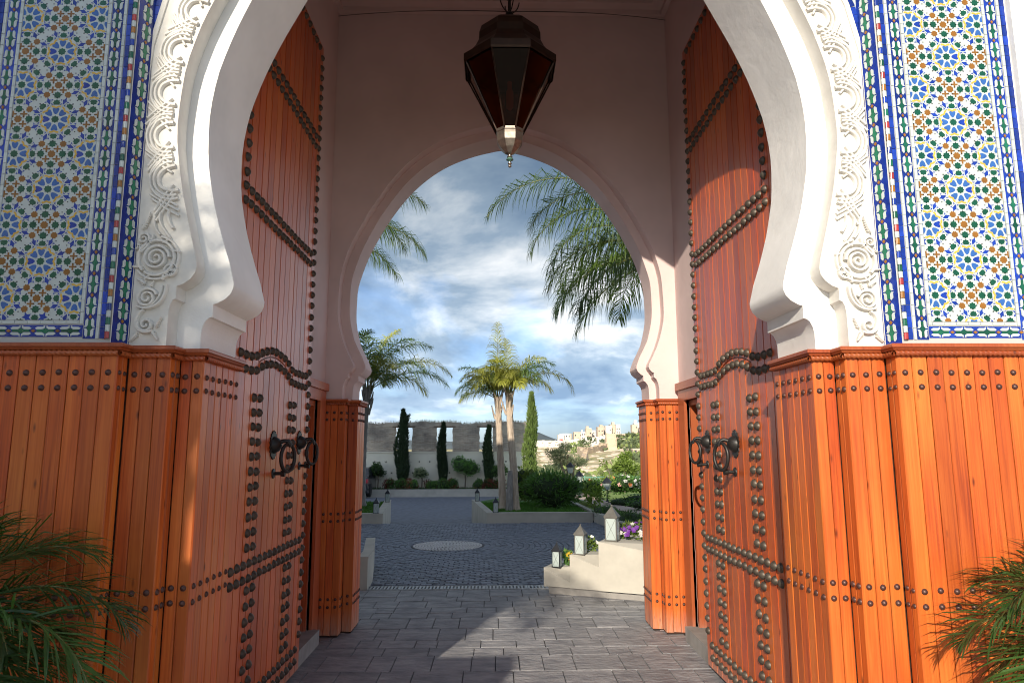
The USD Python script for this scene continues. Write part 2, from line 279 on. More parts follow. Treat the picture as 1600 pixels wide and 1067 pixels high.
def wainscot(name, path, counts, rows, label, plank_mat, ztop=2.088, zbot=0.012, bolts=None, cornice=True, side=1):
    """path: plan polyline, wall on its right, room on its left; counts: boards of each segment"""
    core = B(); P = np.array(path, float)
    inner = offset(P, -.03)
    for i in range(len(P)-1):
        a, b, c, d = P[i], P[i+1], inner[i+1], inner[i]
        a2, b2 = offset(P, -.009)[i], offset(P, -.009)[i+1]
        core.hexa([(*a2, 0), (*b2, 0), (*c, 0), (*d, 0)], [(*a2, ztop+.02), (*b2, ztop+.02), (*c, ztop+.02), (*d, ztop+.02)])
    w = obj(gate, name, core, M['gap'], label)
    for i in range(len(P)-1):
        t = P[i+1]-P[i]; L = np.linalg.norm(t); t /= L; n = np.array([-t[1], t[0]]); k = counts[i]; wd = L/k
        for j in range(k):
            g = .0016; a = P[i]+t*(j*wd+g); b = P[i]+t*((j+1)*wd-g); ch = .0035; jit = RNG.uniform(-.0012, .0012)
            prof = [a-n*.0095, b-n*.0095, b+n*(jit-ch), b-t*ch+n*jit, a+t*ch+n*jit, a+n*(jit-ch)]
            v = [(*p, zbot+RNG.uniform(0, .01)) for p in prof] + [(*p, ztop+.01) for p in prof]
            f = [(q, (q+1) % 6, 6+(q+1) % 6) for q in range(6)] + [(q, 6+(q+1) % 6, 6+q) for q in range(6)] + [(6, 7, 8), (6, 8, 9), (6, 9, 10), (6, 10, 11)]
            obj(w, 'plank', (np.array(v), np.array(f)), plank_mat)
            nb = bolts[i] if bolts else 1
            for q in range(nb):
                c = a + (b-a)*((q+.5)/nb)
                for z in rows:
                    rr = .0145 if nb == 1 and wd > .05 else .011
                    obj(w, 'bolt', bolt_mesh((*(c+n*(jit-.001)), z+RNG.uniform(-.002, .002)), (*n, 0), rr, rr*.85), M['bolt'], smooth=60)
    if cornice:
        def swp(prof):
            m = B(); rings = [np.column_stack([offset(P, d), np.full(len(P), z)]) for d, z in prof]
            for i in range(len(P)-1):
                for q in range(len(prof)):
                    r0, r1 = rings[q], rings[(q+1) % len(prof)]
                    m.add([r0[i], r0[i+1], r1[i+1], r1[i]], [(0, 1, 2, 3)])
            for e in (0, len(P)-1):
                m.add([r[e] for r in rings], [(0, q, q+1) for q in range(1, len(prof)-1)])
            return m
        zt = 2.15
        obj(w, 'cornice', swp([(-.03, ztop+.008), (.008, ztop+.008), (.008, ztop+.030), (.020, ztop+.033), (.026, ztop+.042), (.034, ztop+.045), (.034, zt-.006), (.029, zt), (-.03, zt)]), M['trim'], smooth=30)
        rope = B(); Q = offset(P, .0125)
        for i in range(len(Q)-1):
            L = np.linalg.norm(Q[i+1]-Q[i]); ns = max(2, int(L/.0045)); nn = 10
            t = (Q[i+1]-Q[i])/L; nrm = np.array([-t[1], t[0]]); a = np.arange(nn)/nn*2*PI; rows_ = []
            for k in range(ns+1):
                s_ = L*k/ns; r = .0135*(.66+.34*np.abs(np.cos(1.5*a - s_*PI/.022)))
                c = np.array([*(Q[i]+t*s_), ztop+.019])
                rows_.append(c + (np.cos(a)*r)[:, None]*np.array([*nrm, 0]) + (np.sin(a)*r)[:, None]*np.array([0, 0, 1.]))
            v = np.vstack(rows_); f = [(k*nn+j, k*nn+(j+1) % nn, (k+1)*nn+(j+1) % nn, (k+1)*nn+j) for k in range(ns) for j in range(nn)]
            rope.add(v, f)
        obj(w, 'rope_moulding', rope, M['trim'], smooth=50)
    return w
ROWS = (2.0263-.004, 1.957, 1.0864, 1.021, .328, .261)
right_path = [(1.426, 3.66), (1.426, 3.21), (1.533, 3.21), (1.533, 3.11), (1.72, 3.11), (1.72, 3.02), (3.40, 3.02)]
mir = lambda P: [(-x, y) for x, y in P][::-1]
wainscot('wainscot', right_path[::-1], [24, 2, 3, 2, 2, 6], ROWS, 'sunlit orange plank cladding right of the entrance', M['plank'])
wainscot('wainscot', mir(right_path)[::-1], [6, 2, 2, 3, 2, 24], ROWS, 'shaded reddish plank cladding left of the entrance', M['plank'])
rear_r = [(1.403, 7.09), (1.403, 6.74), (1.497, 6.74), (1.497, 6.60), (1.70, 6.60)]
wainscot('wainscot', rear_r[::-1], [3, 2, 1, 6], ROWS, 'sunlit timber pier at the right of the rear arch', M['plank'])
wainscot('wainscot', mir(rear_r)[::-1], [6, 1, 2, 3], ROWS, 'shaded timber pier at the left of the rear arch', M['plank'])
# ---- side doorways
for s in (-1, 1):
    fr = B(); y0, y1, zt = DOOR; X = lambda a, b: (min(s*a, s*b), max(s*a, s*b))
    fr.box(*X(XW-.028, XW+.02), y1, y1+.20, .0, zt+.10); fr.box(*X(XW-.028, XW+.02), y0-.14, y0, .0, zt+.10)
    fr.box(*X(XW-.028, XW+.02), y0, y1, zt, zt+.10); fr.box(*X(XW-.05, XW), y0-.17, y1+.215, zt+.101, zt+.17)
    fr.box(*X(XW+.021, XW+.2), y1-.04, y1-.001, .0, zt-.001); fr.box(*X(XW+.021, XW+.2), y0+.001, y0+.04, 0, zt-.001); fr.box(*X(XW+.021, XW+.2), y0+.041, y1-.041, zt-.05, zt-.001)
    d = obj(gate, 'door_frame', fr, M['trim'])
    k = 6
    for j in range(k):
        a = y0+.042+(y1-y0-.084)*j/k; b = y0+.042+(y1-y0-.084)*(j+1)/k
        obj(d, 'board', B().box(*X(XW+.12, XW+.15), a+.002, b-.002, .13, zt-.052), M['gate'])
    obj(gate, 'threshold', B().box(*X(XW-.09, XW+.25), y0-.14, y1+.02, .0, .125), M['step'])

# ================================================================ CARVED STUCCO
YC = Y1
def rib(m, pts, r=.009, h=.012, closed=False):
    """half-round moulding along a polyline in the x-z plane of the carved face"""
    P = np.asarray(pts, float)
    if len(P) < 2: return
    T = np.gradient(P, axis=0); T /= np.linalg.norm(T, axis=1, keepdims=True)+1e-9; Nn = np.column_stack([-T[:, 1], T[:, 0]])
    h = h*1.55; sec = [(-1, 0), (-.93, .72), (-.5, 1), (.5, 1), (.93, .72), (1, 0)]; rows_ = []
    R = np.broadcast_to(np.asarray(r, float), (len(P),))
    for a, b in sec: rows_.append(np.column_stack([P[:, 0]+Nn[:, 0]*a*R, np.full(len(P), YC-b*h), P[:, 1]+Nn[:, 1]*a*R]))
    v = np.vstack(rows_); n = len(P); f = [(q*n+i, q*n+i+1, (q+1)*n+i+1, (q+1)*n+i) for q in range(5) for i in range(n-1)]
    m.add(v, f)
    for e in (0, n-1): m.add([r_[e] for r_ in rows_], [(0, q, q+1) for q in range(1, 5)])
def spiral(c, r0, r1, a0, turns, n=60):
    t = np.linspace(0, 1, n); r = r0+(r1-r0)*t**.85; a = a0+turns*2*PI*t
    return np.column_stack([c[0]+r*np.cos(a), c[1]+r*np.sin(a)])
def bez(*p, n=16):
    P = [np.array(q, float) for q in p]; t = np.linspace(0, 1, n)[:, None]
    while len(P) > 1: P = [P[i]*(1-t)+P[i+1]*t for i in range(len(P)-1)]
    return P[0]
out_line = LineString([(x, z) for x, z in OUT if z > 2.55][::-1])
def ringpt(sgn, l, v):
    p = out_line.interpolate(l); q = out_line.interpolate(l+.01); t = np.array([q.x-p.x, q.y-p.y]); t /= np.linalg.norm(t); n = np.array([t[1], -t[0]])
    r = np.array([p.x, p.y])+n*v; return (sgn*r[0], r[1])
L0 = out_line.project(Point(1.53, 2.845)); PITCHK = .212
for s in (1, -1):
    k = 0
    while L0+k*PITCHK < out_line.length-.12:
        lk = L0+k*PITCHK; kn = B()
        # knot: a lattice of crossing ribs
        for q in (-1, 0, 1):
            for sg, hh in ((1, .0085), (-1, .0105)):
                rib(kn, [ringpt(s, lk+sg*(-.052+.5*q*.05), .085-.055+abs(q)*.004), ringpt(s, lk+sg*(.5*q*.05), .088), ringpt(s, lk+sg*(.052+.5*q*.05), .145-abs(q)*.006)], .0062, hh)
        obj(surround, 'carved_knot', kn, M['stucco'], smooth=50)
        # three nested scallop ribs up to the next knot
        if k < 30:
            sc = B(); a, b = lk+.048, lk+PITCHK-.048
            for w_, R_s in ((.0092, .058), (.0075, .078), (.0070, .096)):
                pts = []
                for t in np.linspace(-.06, 1.06, 20):
                    an = t*PI; l_ = (a+b)/2-math.cos(an)*R_s*1.05; v_ = .040+math.sin(an)*R_s*1.02-(.016 if R_s < .06 else 0)*abs(math.cos(an))**4
                    pts.append(ringpt(s, l_, v_))
                rib(sc, pts, w_, .011)
            obj(surround, 'carved_scallop', sc, M['stucco'], smooth=50)
        k += 1
    # scrolls of the spandrel foot
    f = lambda P: np.column_stack([s*np.asarray(P)[:, 0], np.asarray(P)[:, 1]])
    def scroll(name, curves):
        m = B()
        for c in curves:
            pts, r, h = c if isinstance(c, tuple) else (c, .008, .014)
            rib(m, f(pts), r, h)
        obj(surround, name, m, M['stucco'], smooth=50)
    S1, S2, S3, S0_ = (1.630, 2.560), (1.658, 2.372), (1.655, 2.250), (1.692, 2.650)
    scroll('carved_scroll', [(spiral(S1, .006, .060, .6, 2.4, 80), np.linspace(.006, .0085, 80), .016)])
    scroll('carved_scroll', [(spiral(S1, .082, .082, -.3*PI, -.98, 60), .0075, .014), (spiral(S1, .101, .100, .55*PI, .62, 40), .0065, .012)] +
           [([(S1[0]+.074*math.cos(a), S1[1]+.074*math.sin(a)), (S1[0]+.110*math.cos(a+.25), S1[1]+.110*math.sin(a+.25))], .005, .013) for a in np.linspace(.4, 2*PI+.1, 9)[:-1]])
    scroll('carved_scroll', [(spiral(S2, .005, .046, 2.2, 2.1, 70), np.linspace(.005, .008, 70), .016), (bez((1.575, 2.435), (1.575, 2.37), (1.60, 2.32), (1.668, 2.316), (1.70, 2.335)), .007, .014), (bez((1.592, 2.43), (1.597, 2.38), (1.62, 2.335), (1.665, 2.328)), .005, .012)])
    scroll('carved_scroll', [(spiral(S3, .004, .034, 2.8, 1.6, 60), np.linspace(.005, .0075, 60), .016), (bez((1.668, 2.316), (1.715, 2.30), (1.715, 2.20), (1.655, 2.207), (1.622, 2.222)), .0075, .015)])
    scroll('carved_scroll', [(spiral(S0_, .004, .027, .2, 1.5, 50), np.linspace(.004, .007, 50), .015), (bez((1.668, 2.655), (1.662, 2.61), (1.69, 2.60), (1.700, 2.585)), .006, .014)])
    scroll('carved_stem', [(bez((1.585, 2.79), (1.60, 2.76), (1.585, 2.735), (1.565, 2.70)), .007, .013), (bez((1.625, 2.775), (1.64, 2.73), (1.60, 2.69), (1.575, 2.655)), .0065, .013), (bez((1.648, 2.76), (1.66, 2.72), (1.64, 2.69), (1.62, 2.67)), .0055, .012)])
    for (p0, p1, p2, wd) in (((1.705, 2.695), (1.685, 2.73), (1.672, 2.775), .014), ((1.67, 2.437), (1.685, 2.45), (1.712, 2.462), .013), ((1.648, 2.425), (1.64, 2.435), (1.632, 2.452), .010), ((1.705, 2.62), (1.715, 2.605), (1.728, 2.600), .010),
                             ((1.628, 2.222), (1.61, 2.20), (1.598, 2.178), .012), ((1.69, 2.212), (1.705, 2.19), (1.722, 2.172), .012), ((1.612, 2.235), (1.60, 2.262), (1.588, 2.285), .010)):
        lf = B(); c = bez(p0, p1, p2, n=9); rib(lf, f(c), np.array([.003, .006, .007, .007, .006, .005, .004, .003, .0015])*wd/.014, .013)
        T = np.gradient(c, axis=0); Nn = np.column_stack([-T[:, 1], T[:, 0]]); Nn /= np.linalg.norm(Nn, axis=1, keepdims=True)
        for q in range(1, 7):
            for sg in (-1, 1): rib(lf, f([c[q], c[q]+Nn[q]*sg*wd*(1-q/9)+T[q]*.9]), .0028, .010)
        obj(surround, 'carved_leaf', lf, M['stucco'], smooth=50)
    ros = B()
    cx, cz = 1.563, 2.502
    rib(ros, f(spiral((cx, cz), .026, .026, 0, 1, 30)), .0055, .013)
    for a in np.linspace(.2*PI, 1.4*PI, 6): rib(ros, f([(cx, cz-.01), (cx+.022*math.cos(a+PI*.4), cz+.022*math.sin(a+PI*.4))]), .004, .012)
    obj(surround, 'carved_rosette', ros, M['stucco'], smooth=50)
    obj(surround, 'edge_fillet', B().prism(LineString([(s*1.742, 2.15), (s*1.742, 3.5), (s*1.735, 3.62), (s*1.68, 3.88), (s*1.60, 4.08), (s*1.42, 4.42), (s*1.1, 4.80)]).buffer(.012, cap_style=2), YC-.009, YC, XZ), M['stucco'])

# ================================================================ MOSAIC TILE PANELS
def star8(c, r, rot=0., inner=.765):
    return Polygon([(c[0]+(r if i % 2 == 0 else r*inner)*math.cos(rot+i*PI/8), c[1]+(r if i % 2 == 0 else r*inner)*math.sin(rot+i*PI/8)) for i in range(16)])
def rotd(poly, a, c): return affinity.translate(affinity.rotate(poly, a, origin=(0, 0), use_radians=True), *c)
def zellige_cell(P):
    """pieces of one square repeat, with the rosettes at its centre and corners"""
    out = {k: [] for k in ('z_green', 'z_ochre', 'z_blue', 'z_mid', 'z_yellow', 'z_black')}
    S = P
    for c in ((0, 0), (.5*S, .5*S)):
        out['z_green'].append(star8(c, .055*S))
        for k in range(8):
            a = k*PI/4
            kite = Polygon([(.074, .010), (.100, .031), (.150, .046), (.168, .030), (.153, 0), (.168, -.030), (.150, -.046), (.100, -.031), (.074, -.010)])
            out['z_mid' if k % 2 or k in (2,) else 'z_blue' if k == 0 else 'z_mid'].append(rotd(affinity.scale(kite, S, S, origin=(0, 0)), a, c))
            chev = Polygon([(.176, .062), (.173, .026), (.156, .0), (.173, -.026), (.176, -.062), (.200, -.060), (.196, -.026), (.180, 0), (.196, .026), (.200, .060)])
            out['z_yellow'].append(rotd(affinity.scale(chev, S, S, origin=(0, 0)), a, c))
            rr = .238 if k % 2 == 0 else .254
            st = star8((0, 0), .052*S).difference(sbox(-.06*S, -.06*S, -.026*S, .06*S))
            out['z_green'].append(rotd(affinity.translate(st, rr*S, 0), a, c))
            sw = Polygon([(-.045, -.030), (-.012, -.016), (.012, -.045), (.020, -.012), (.050, 0), (.020, .012), (.012, .045), (-.012, .016), (-.045, .030), (-.026, 0)])
            out['z_blue'].append(rotd(affinity.translate(affinity.scale(sw, S*1.42, S*1.42, origin=(0, 0)), .272*S, 0), a+PI/8, c))
    for c in ((.5*S, 0), (0, .5*S)):
        out['z_ochre'].append(star8(c, .057*S, PI/8))
        for k in range(4):
            a = k*PI/2; d = .147*S
            out['z_green'].append(star8((c[0]+d*math.cos(a), c[1]+d*math.sin(a)), .054*S))
            a += PI/4
            out['z_ochre'].append(star8((c[0]+d*1.38*math.cos(a), c[1]+d*1.38*math.sin(a)), .050*S, PI/8))
            x_ = unary_union([sbox(-.046*S, -.011*S, .046*S, .011*S), sbox(-.011*S, -.046*S, .011*S, .046*S)])
            out['z_ochre'].append(affinity.translate(x_, c[0]+.103*S*math.cos(a), c[1]+.103*S*math.sin(a)))
    for c, r_, n_, o_ in (((0, 0), .208, 8, .5), ((.5, .5), .208, 8, .5), ((0, 0), .315, 8, 0), ((.5, .5), .315, 8, 0), ((.5, 0), .078, 8, .5), ((0, .5), .078, 8, .5), ((.5, 0), .150, 8, .5), ((0, .5), .150, 8, .5)):
        for k in range(n_): out['z_black'].append(star8((c[0]*S+r_*S*math.cos((k+o_)*PI/4), c[1]*S+r_*S*math.sin((k+o_)*PI/4)), .0105*S))
    for c in ((.25, .25), (.75, .25), (.25, .75), (.75, .75)):
        for dx, dy in ((.072, .03), (-.072, -.03), (.03, -.072), (-.03, .072)):
            out['z_black'].append(star8(((c[0]+dx)*S, (c[1]+dy)*S), .009*S))
    return out
TZ0, TZ1 = 2.165, 4.62
def strip_tiles(parent, name, x0, x1, z0, z1, pitch, mat_, fr, gap=.0012, horiz=False):
    n = int(round((z1-z0)/pitch)); d = (z1-z0)/n
    for i in range(n):
        a, b = z0+i*d+gap, z0+(i+1)*d-gap
        r = (x0+gap, a, x1-gap, b) if not horiz else (a, x0+gap, b, x1-gap)
        obj(parent, name, B().prism(sbox(*r), 0, .006+RNG.uniform(-.0008, .0008), fr), mat_)
def border_band(parent, x0, x1, z0, z1, pitch, fr, horiz=False, tag_='border'):
    """cobalt ground with white arrow frames, green bars and ochre diamonds"""
    n = int(round((z1-z0)/pitch)); d = (z1-z0)/n; w = x1-x0; xm = (x0+x1)/2
    sw = (lambda P: affinity.affine_transform(P, [0, 1, 1, 0, 0, 0])) if horiz else (lambda P: P)
    obj(parent, 'cobalt_ground', B().prism(sw(sbox(x0, z0, x1, z1)), 0, .003, fr), M['z_blue'])
    for i in range(n):
        zc = z0+(i+.5)*d; h = d/2
        bar = Polygon([(-.10*w, -.70*h), (.10*w, -.70*h), (.10*w, -.22*h), (.24*w, 0), (.10*w, .22*h), (.10*w, .70*h), (-.10*w, .70*h), (-.10*w, .22*h), (-.24*w, 0), (-.10*w, -.22*h)])
        obj(parent, 'green_bar', B().prism(sw(affinity.translate(bar, xm, zc)), 0, .0062, fr), M['z_green'])
        dm = Polygon([(0, -.2*h), (.13*w, 0), (0, .2*h), (-.13*w, 0)])
        obj(parent, 'ochre_diamond', B().prism(sw(affinity.translate(dm, xm, zc+h)), 0, .0062, fr), M['z_ochre'])
        fr_ = B()
        for sx in (-1, 1):
            for sz in (-1, 1):
                a = Polygon([(.12*w, .26*h), (.26*w, .06*h), (.46*w, .06*h), (.36*w, .22*h), (.36*w, .66*h), (.22*w, .86*h), (.12*w, .74*h)])
                fr_.prism(sw(affinity.translate(affinity.scale(a, sx, sz, origin=(0, 0)), xm, zc)), 0, .0058, fr)
        obj(parent, 'white_frame', fr_, M['z_white'])
for s in (1, -1):
    lab = 'sunlit blue and white star mosaic panel right of the arch' if s > 0 else 'shaded blue and white star mosaic panel left of the arch'
    fr = lambda p, s=s: np.column_stack([s*p[:, 0], Y0+.004-p[:, 2], p[:, 1]])
    panel = obj(gate, 'tile_panel', B().prism(sbox(1.766, TZ0-.02, 2.416, TZ1), -.0005, .0012, fr), M['grout'], lab)
    fx0, fx1, fz0 = 1.905, 2.295, 2.255
    field = sbox(fx0, fz0, fx1, TZ1-.1)
    obj(panel, 'white_strapwork', B().prism(field, .0013, .0035, fr), M['z_white'])
    P = .336; cell = zellige_cell(P); cx = (fx0+fx1)/2; acc = {k: B() for k in cell}
    off_z = 2.545 if s > 0 else 2.52
    for iz in range(-2, 7):
        for ix in range(-1, 2):
            for k, polys in cell.items():
                for q in polys:
                    t = affinity.translate(q, cx+ix*P, off_z+iz*P)
                    if not field.contains(t):
                        t = t.intersection(field)
                        if t.is_empty or t.area < 2e-6 or t.geom_type not in ('Polygon', 'MultiPolygon'): continue
                    acc[k].prism(t, .0036, .0047, fr)
    kn = {'z_green': 'green_star_tiles', 'z_ochre': 'ochre_tiles', 'z_blue': 'cobalt_tiles', 'z_mid': 'mid_blue_tiles', 'z_yellow': 'yellow_tiles', 'z_black': 'black_dot_tiles'}
    for k, m in acc.items():
        if m.n: obj(panel, kn[k], m, M[k], kind='stuff')
    # straps: thin raised white lines along the diagonals and axes
    st = B(); e = .0042
    segs = []
    for iz in range(-2, 7):
        for ix in range(-1, 2):
            for c in ((ix*P, iz*P), (ix*P+P/2, iz*P+P/2)):
                for k in range(8):
                    a = k*PI/4+PI/8; o_ = np.array([cx+c[0], off_z+c[1]])
                    for sg in (-1, 1):
                        a2 = a+sg*PI/8*.98
                        p, q = o_+.20*P*np.array([math.cos(a), math.sin(a)]), o_+.20*P*np.array([math.cos(a), math.sin(a)])+.10*P*np.array([math.cos(a2), math.sin(a2)])
                        segs.append(LineString([p, q]).buffer(.0019, cap_style=2))
    for g in segs:
        if field.contains(g): st.prism(g, .0036, .0052, fr)
    obj(panel, 'white_strap_tiles', st, M['z_white'], kind='stuff')
    strip_tiles(panel, 'white_tile', 1.887, 1.903, 2.237, TZ1-.1, .0535, M['z_white'], fr); strip_tiles(panel, 'white_tile', 2.297, 2.313, 2.237, TZ1-.1, .0535, M['z_white'], fr)
    strip_tiles(panel, 'white_tile', 2.237, 2.253, 1.905, 2.295, .0535, M['z_white'], fr, horiz=True)
    border_band(panel, 1.832, 1.885, 2.172, TZ1-.1, .0965, fr); border_band(panel, 2.315, 2.368, 2.172, TZ1-.1, .0965, fr)
    border_band(panel, 2.180, 2.233, 1.888, 2.312,   .0965, fr, horiz=True)
    strip_tiles(panel, 'white_tile', 1.8145, 1.830, 2.172, TZ1-.1, .0535, M['z_white'], fr); strip_tiles(panel, 'white_tile', 2.370, 2.386, 2.172, TZ1-.1, .0535, M['z_white'], fr)
    strip_tiles(panel, 'cobalt_tile', 1.790, 1.8125, 2.172, TZ1-.1, .0535, M['z_blue'], fr); strip_tiles(panel, 'cobalt_tile', 2.388, 2.412, 2.172, TZ1-.1, .0535, M['z_blue'], fr)
    cols = ['z_red', 'z_green', 'z_blue', 'z_ochre']; z = 2.168; i = 0
    while z < 4.3:
        mt = M['z_white'] if i % 2 else M[cols[(i//2) % 4]]; a = np.linspace(-.30*PI, .9*PI, 8)
        prof = [(1.776+.0125*math.sin(t), Y0-.002-.0115*math.cos(t)) for t in a]; b = B()
        lo, hi = z+.0012, z+.0315-.0012; bow = .004
        v = [(s*x, y, lo+bow*math.cos(t*.9)) for (x, y), t in zip(prof, a)] + [(s*x, y, hi+bow*math.cos(t*.9)) for (x, y), t in zip(prof, a)]
        b.add(v, [(q, q+1, q+9, q+8) for q in range(7)]); b.add([v[q] for q in range(8, 16)], [(0, q, q+1) for q in range(1, 7)])
        obj(panel, 'bullnose_tile', b, mt, smooth=40)
        z += .0315; i += 1
    # splayed return between panel and carved surround
    a0, a1 = np.array([1.765, Y0+.008]), np.array([1.730, Y1-.002]); tt = (a1-a0); LL = np.linalg.norm(tt); tt /= LL; nn = np.array([tt[1], -tt[0]])
    nn = nn if nn[0] < 0 else -nn
    fr2 = lambda p, s=s: np.column_stack([s*(a0[0]+tt[0]*p[:, 0]+nn[0]*p[:, 2]), a0[1]+tt[1]*p[:, 0]+nn[1]*p[:, 2], p[:, 1]])
    ret = obj(panel, 'tiled_return', B().prism(sbox(0, TZ0-.02, LL, 4.4), -.02, .0012, fr2), M['z_blue'])
    for name in ('green_bar', 'white_frame', 'ochre_diamond'): pass
    acc2 = {k: B() for k in ('z_green', 'z_white', 'z_ochre')}; w = .058; xm = LL*.52; d = .0965
    for i in range(23):
        zc_ = 2.21+i*d; h = d/2
        bar = Polygon([(-.11*w, -.70*h), (.11*w, -.70*h), (.11*w, -.22*h), (.24*w, 0), (.11*w, .22*h), (.11*w, .70*h), (-.11*w, .70*h), (-.11*w, .22*h), (-.24*w, 0), (-.11*w, -.22*h)])
        acc2['z_green'].prism(affinity.translate(bar, xm, zc_), 0, .004, fr2)
        acc2['z_ochre'].prism(affinity.translate(Polygon([(0, -.2*h), (.14*w, 0), (0, .2*h), (-.14*w, 0)]), xm, zc_+h), 0, .004, fr2)
        for sx in (-1, 1):
            for sz in (-1, 1):
                a = Polygon([(.14*w, .26*h), (.26*w, .06*h), (.46*w, .06*h), (.38*w, .22*h), (.38*w, .66*h), (.22*w, .86*h), (.14*w, .74*h)])
                acc2['z_white'].prism(affinity.translate(affinity.scale(a, sx, sz, origin=(0, 0)), xm, zc_), 0, .0037, fr2)
    obj(panel, 'return_bar_tiles', acc2['z_green'], M['z_green'], kind='stuff'); obj(panel, 'return_frame_tiles', acc2['z_white'], M['z_white'], kind='stuff'); obj(panel, 'return_diamond_tiles', acc2['z_ochre'], M['z_ochre'], kind='stuff')
    # spandrel above the carved ring: cobalt courses and pale shards
    edge = [(1.745, 3.60), (1.70, 3.86), (1.615, 4.08), (1.44, 4.42), (1.12, 4.80), (.6, 5.15)]
    sp = Polygon([(1.765, 3.585)] + edge + [(.6, 5.4), (1.765, 5.4)])
    fr3 = lambda p, s=s: np.column_stack([s*p[:, 0], YC-p[:, 2], p[:, 1]])
    spn = obj(panel, 'spandrel', B().prism(sp, 0, .0025, fr3), M['z_white'])
    for i in range(28):
        z = 3.56+i*.0475
        for x0_, x1_ in ((1.738, 1.7625),):
            q = sp.intersection(sbox(x0_, z+.001, x1_, z+.0465))
            if not q.is_empty and q.area > 1e-5: obj(spn, 'cobalt_tile', B().prism(q, .0026, .006, fr3), M['z_blue'])
    el = LineString(edge)
    for i in range(34):
        a, b = el.interpolate(i*.045+.001), el.interpolate(i*.045+.044); q = LineString([a, b]).buffer(.026, cap_style=2).intersection(sp)
        if q.area > 1e-5: obj(spn, 'cobalt_tile', B().prism(q, .0026, .0062, fr3), M['z_blue'])
    sh = sp.buffer(-.034)
    for i in range(18):
        c = (1.70-.035*i*.55+RNG.uniform(-.01, .01), 3.86+i*.06); q = affinity.rotate(Polygon([(c[0]-.01, c[1]-.05), (c[0]+.012, c[1]), (c[0]-.004, c[1]+.055), (c[0]-.02, c[1]+.01)]), RNG.uniform(-20, 20)).intersection(sh)
        if q.area > 1e-5: obj(spn, 'mid_blue_tile', B().prism(q, .0026, .006, fr3), M['z_mid'])

